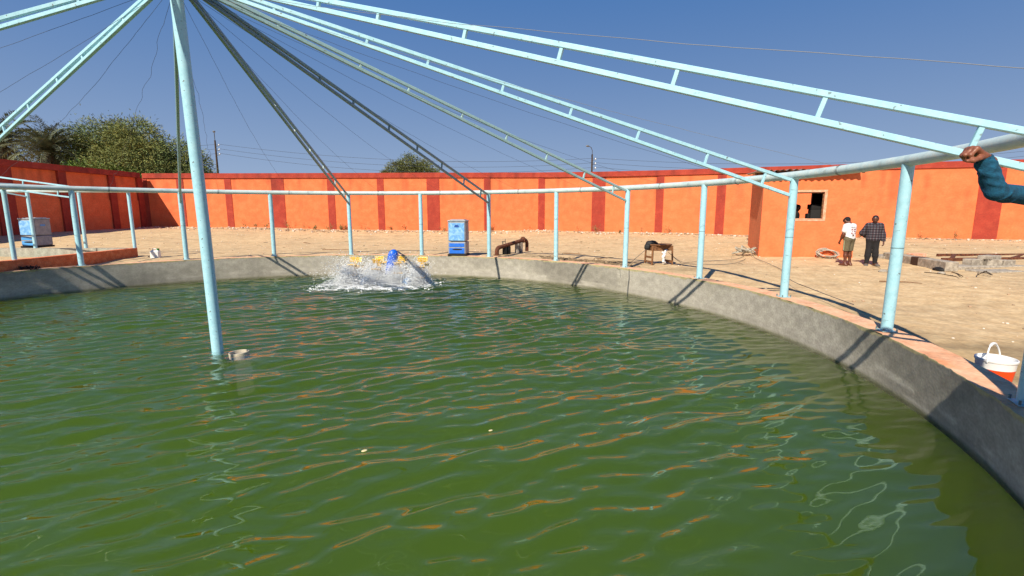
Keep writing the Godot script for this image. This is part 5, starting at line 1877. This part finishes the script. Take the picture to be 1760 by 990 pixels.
func man_in_checks(skin: Material) -> void:
	# faces the pond, looking down to his right; his left arm hangs, his right hand rests behind his hip
	var t := thing("person", "person in a dark checked shirt and black trousers looking down, one hand behind the back", "person", Vector3(11.80, -0.055, -15.9), deg_to_rad(-22.0))
	t.scale = Vector3.ONE * 0.96
	var j := stance()
	j.wide = 1.1
	j.head = Vector3(-0.012, 1.60, 0.045)
	j.turn = Basis(Vector3.UP, -0.30) * Basis(Vector3.RIGHT, 0.20)
	j.er = Vector3(-0.315, 1.14, -0.09); j.wr = Vector3(-0.20, 1.02, -0.17)
	j.el = Vector3(0.26, 1.11, -0.01); j.wl = Vector3(0.285, 0.86, 0.06)
	j.al = Vector3(0.125, 0.085, 0.0); j.tl = Vector3(0.20, 0.03, 0.15)
	j.ar = Vector3(-0.125, 0.085, 0.03); j.tr = Vector3(-0.17, 0.03, 0.20)
	body_of(t, j, skin, 0.018)
	hair_of(t, j, 0.0025, plain("shaved_hair", Color(0.10, 0.07, 0.06), 0.6), 0.075)
	var cloth := StandardMaterial3D.new()
	cloth.resource_name = "checked_cloth"
	var im := Image.create(64, 64, false, Image.FORMAT_RGB8)
	for y in 64:
		for x in 64:
			var c := Color(0.115, 0.11, 0.15)
			var sx := x % 32; var sy := y % 32
			if sx > 19 and sx < 27: c = c.lerp(Color(0.60, 0.57, 0.58), 0.42)
			if sy > 19 and sy < 27: c = c.lerp(Color(0.60, 0.57, 0.58), 0.42)
			if sx > 4 and sx < 12: c = c.lerp(Color(0.30, 0.08, 0.10), 0.45)
			if sy > 4 and sy < 12: c = c.lerp(Color(0.04, 0.04, 0.08), 0.5)
			im.set_pixel(x, y, c)
	im.generate_mipmaps()
	cloth.albedo_texture = ImageTexture.create_from_image(im)
	cloth.uv1_triplanar = true
	cloth.uv1_scale = Vector3.ONE / 0.17
	cloth.roughness = 0.9
	var b := Body.new()
	torso(b, j)
	for s in ["l", "r"]:
		arm_bones(b, j, s, 0.012)
	part("shirt", b.net(0.022, 0.016, 0.018, [Plane(Vector3(0, -1, 0), -0.86), Plane(Vector3(0, 1, 0.35).normalized(), Vector3(0, 1, 0.35).normalized().dot(Vector3(0, 1.475, 0.05)))]), cloth, t)
	var m := M.new()
	for s in [-1.0, 1.0]:                                    # collar points
		m.face([Vector3(s * 0.075, 1.475, 0.02), Vector3(s * 0.015, 1.415, 0.125), Vector3(s * 0.075, 1.385, 0.125), Vector3(s * 0.10, 1.45, 0.045)], Vector3(s * 0.3, 0.3, 1))
	part("collar", m, cloth, t)
	b = Body.new()
	b.add(j.pelvis + Vector3(0.07, -0.02, 0), j.pelvis + Vector3(0.07, 0.05, 0), 0.118, 0.11)
	b.add(j.pelvis + Vector3(-0.07, -0.02, 0), j.pelvis + Vector3(-0.07, 0.05, 0), 0.118, 0.11)
	for s in ["l", "r"]:
		leg_bones(b, j, s, 0.006, 2.6)
	part("trousers", b.net(0.02, 0.016, 0.010, [Plane(Vector3(0, -1, 0), -0.085)]), rough_mat("black_cloth", [Color(0.075, 0.07, 0.075), Color(0.095, 0.09, 0.095), Color(0.12, 0.115, 0.12)], 0.3, 0.9, 0.2, 87, 0.02, 0.15, false), t)
	for s in ["l", "r"]:
		b = Body.new()
		foot_bones(b, j, s, 0.008)
		part("shoe", b.net(0.012, 0.010, 0.004, [Plane(Vector3(0, 1, 0), 0.10)]), plain("shoe_grey", Color(0.36, 0.33, 0.31), 0.8), t)

func man_in_hut(skin: Material) -> void:
	var at := hut_at(1.32, 0.28, 0.95)
	var t := thing("person", "person in dark clothes standing inside the hut, seen through its window as a silhouette", "person", at, deg_to_rad(60.0))
	var j := stance()
	j.turn = Basis(Vector3.RIGHT, 0.2)
	body_of(t, j, skin, 0.024)
	hair_of(t, j, 0.006, mats.black_hair)
	var b := Body.new()
	torso(b, j)
	for s in ["l", "r"]:
		arm_bones(b, j, s, 0.008)
	part("shirt", b.net(0.022, 0.022, 0.016, [Plane(Vector3(0, -1, 0), -0.86), Plane(Vector3.UP, 1.48)]), mats.black_cloth, t)
	b = Body.new()
	b.add(j.pelvis + Vector3(0.07, -0.02, 0), j.pelvis + Vector3(0.07, 0.05, 0), 0.118, 0.11)
	b.add(j.pelvis + Vector3(-0.07, -0.02, 0), j.pelvis + Vector3(-0.07, 0.05, 0), 0.118, 0.11)
	for s in ["l", "r"]:
		leg_bones(b, j, s, 0.006, 2.0)
	part("trousers", b.net(0.02, 0.022, 0.010, [Plane(Vector3(0, -1, 0), -0.06)]), mats.black_cloth, t)

func man_reaching(skin: Material) -> void:
	# stands on the pond wall just outside the picture and leans in; the right arm and pinched hand come into it
	var t := thing("person", "person in a teal sweater, only a raised forearm and pinched hand in view at right", "person")
	var f := Vector3(-0.86, 0, -0.51)                        # the way he faces
	var rt := Vector3(0.51, 0, -0.86)                        # his right
	var base := Vector3(4.02, 0.23, -2.72)
	var at := func(r: float, y: float, d: float) -> Vector3: return base + rt * r + f * d + Vector3.UP * y
	var j := {
		pelvis = at.call(0, 1.0, 0.22), waist = at.call(0, 1.17, 0.30), chest = at.call(0, 1.38, 0.42), neck = at.call(0, 1.545, 0.48),
		head = at.call(0, 1.70, 0.56), turn = Basis(-rt, Vector3.UP, f) * Basis(Vector3.RIGHT, 0.25), wide = 1.05,
		hl = at.call(-0.09, 0.95, 0.2), kl = at.call(-0.11, 0.50, 0.14), al = at.call(-0.12, 0.085, -0.02), tl = at.call(-0.15, 0.03, 0.16),
		hr = at.call(0.09, 0.95, 0.2), kr = at.call(0.11, 0.50, 0.16), ar = at.call(0.12, 0.085, 0.04), tr = at.call(0.15, 0.03, 0.22),
		sl = at.call(-0.19, 1.49, 0.42), el = at.call(-0.26, 1.22, 0.40), wl = at.call(-0.22, 1.02, 0.56),
		sr = at.call(0.21, 1.56, 0.48), er = Vector3(2.838, 1.862, -2.90), wr = Vector3(2.736, 2.058, -2.90)}
	var block := M.new()
	block.box(Vector3.ZERO, Vector3(0.5, 0.225, 0.36), Basis(), 0.015)
	sole("loose_block", block, mats.grey_block, "grey concrete block that the person in the teal sweater stands on", "block", base + Vector3(0, -0.115, 0) + f * 0.1, 0.55)
	# the reaching arm: shoulder, elbow, wrist
	var z := Vector3(-0.86, 0.42, 0.10).normalized()
	var x := Vector3(0.10, -0.12, 1.0); x = (x - z * x.dot(z)).normalized()
	var y := z.cross(x)
	var bends := [[1.30, 1.30, 0.55], [1.25, 1.35, 0.75], [1.35, 1.40, 0.8], [1.40, 1.40, 0.8]]
	var th := [Vector3(0.036, -0.030, 0.050), Vector3(0.044, -0.058, 0.078), Vector3(0.040, -0.072, 0.102)]
	var hand := hand_net(j.wr, x, y, z, bends, th, 0.0034, 1.12)
	body_of(t, j, skin, 0.020, true, ["l"], 0.0055, hand)
	hair_of(t, j, 0.012, mats.black_hair)
	var teal := rough_mat("teal_knit", [Color(0.0, 0.23, 0.325), Color(0.01, 0.275, 0.385), Color(0.03, 0.325, 0.44)], 0.20, 0.95, 0.25, 91, 0.02, 0.25, false)
	var b := Body.new()
	torso(b, j)
	arm_bones(b, j, "l", 0.016)
	part("sweater", b.net(0.022, 0.018, 0.022, [Plane(Vector3(0, -1, 0), -0.95 - base.y), Plane(Vector3.UP, 1.575 + base.y)]), teal, t)
	b = Body.new()
	var r := RandomNumberGenerator.new()
	r.seed = 8
	var s0: Vector3 = j.sr; var e0: Vector3 = j.er; var w0: Vector3 = j.wr
	b.add(s0, e0, 0.070, 0.050)
	b.add(e0, e0.lerp(w0, 0.4), 0.050, 0.048)
	b.add(e0.lerp(w0, 0.4), w0.lerp(e0, -0.1), 0.048, 0.039)
	for i in 26:                                             # folds that run round the sleeve, closest at the bend
		var fr := r.randf()
		var up := r.randf() < 0.6
		var c := e0.lerp(w0, fr * 0.9) if up else e0.lerp(s0, fr * 0.9)
		var ax := (w0 - e0).normalized() if up else (s0 - e0).normalized()
		var side := ax.cross(Vector3(r.randfn(), r.randfn(), r.randfn())).normalized()
		var ot := ax.cross(side)
		var rad := lerpf(0.049, 0.041, fr) if up else lerpf(0.049, 0.067, fr)
		var last := c + side * rad
		for k in range(1, 6):
			var a := 0.32 * k
			var q := c + (side * cos(a) + ot * sin(a)) * rad + ax * 0.012 * k * (1.0 if i % 2 == 0 else -1.0)
			b.add(last, q, 0.006, 0.006)
			last = q
	var cut := (w0 - e0).normalized()
	part("sleeve", b.net(0.0045, 0.0065, 0.0, [Plane(cut, cut.dot(w0 - cut * 0.012))]), teal, t)
	var m := M.new()
	var u := cut.cross(Vector3.BACK).normalized(); var v := cut.cross(u)
	var prof := [[-0.05, 0.0415], [-0.045, 0.0445], [-0.02, 0.0435], [0.0, 0.041], [0.004, 0.038], [0.0, 0.033], [-0.03, 0.031]]
	var first := 0
	for i in prof.size():
		for k in 28:
			var a := TAU * k / 28.0
			var d := u * cos(a) + v * sin(a)
			var rr: float = prof[i][1] + (0.0012 * (k % 2) if i < 4 else 0.0)
			m.p(w0 - cut * 0.006 + cut * prof[i][0] + d * rr, d if i < 4 else -d + cut)
	for i in prof.size() - 1:
		for k in 28:
			m.quad(first + i * 28 + k, first + i * 28 + (k + 1) % 28, first + (i + 1) * 28 + (k + 1) % 28, first + (i + 1) * 28 + k)
	part("cuff", m, teal, t)
	b = Body.new()
	b.add(j.pelvis + rt * 0.07, j.pelvis + rt * 0.07 + Vector3.UP * 0.05, 0.12, 0.112)
	b.add(j.pelvis - rt * 0.07, j.pelvis - rt * 0.07 + Vector3.UP * 0.05, 0.12, 0.112)
	for s in ["l", "r"]:
		leg_bones(b, j, s, 0.008, 2.2)
	part("trousers", b.net(0.02, 0.018, 0.010, [Plane(Vector3(0, -1, 0), -0.07 - base.y)]), mats.black_cloth, t)
	for s in ["l", "r"]:
		b = Body.new()
		foot_bones(b, j, s, 0.008)
		part("shoe", b.net(0.012, 0.012, 0.004, [Plane(Vector3(0, 1, 0), 0.11 + base.y)]), mats.shoe_grey, t)
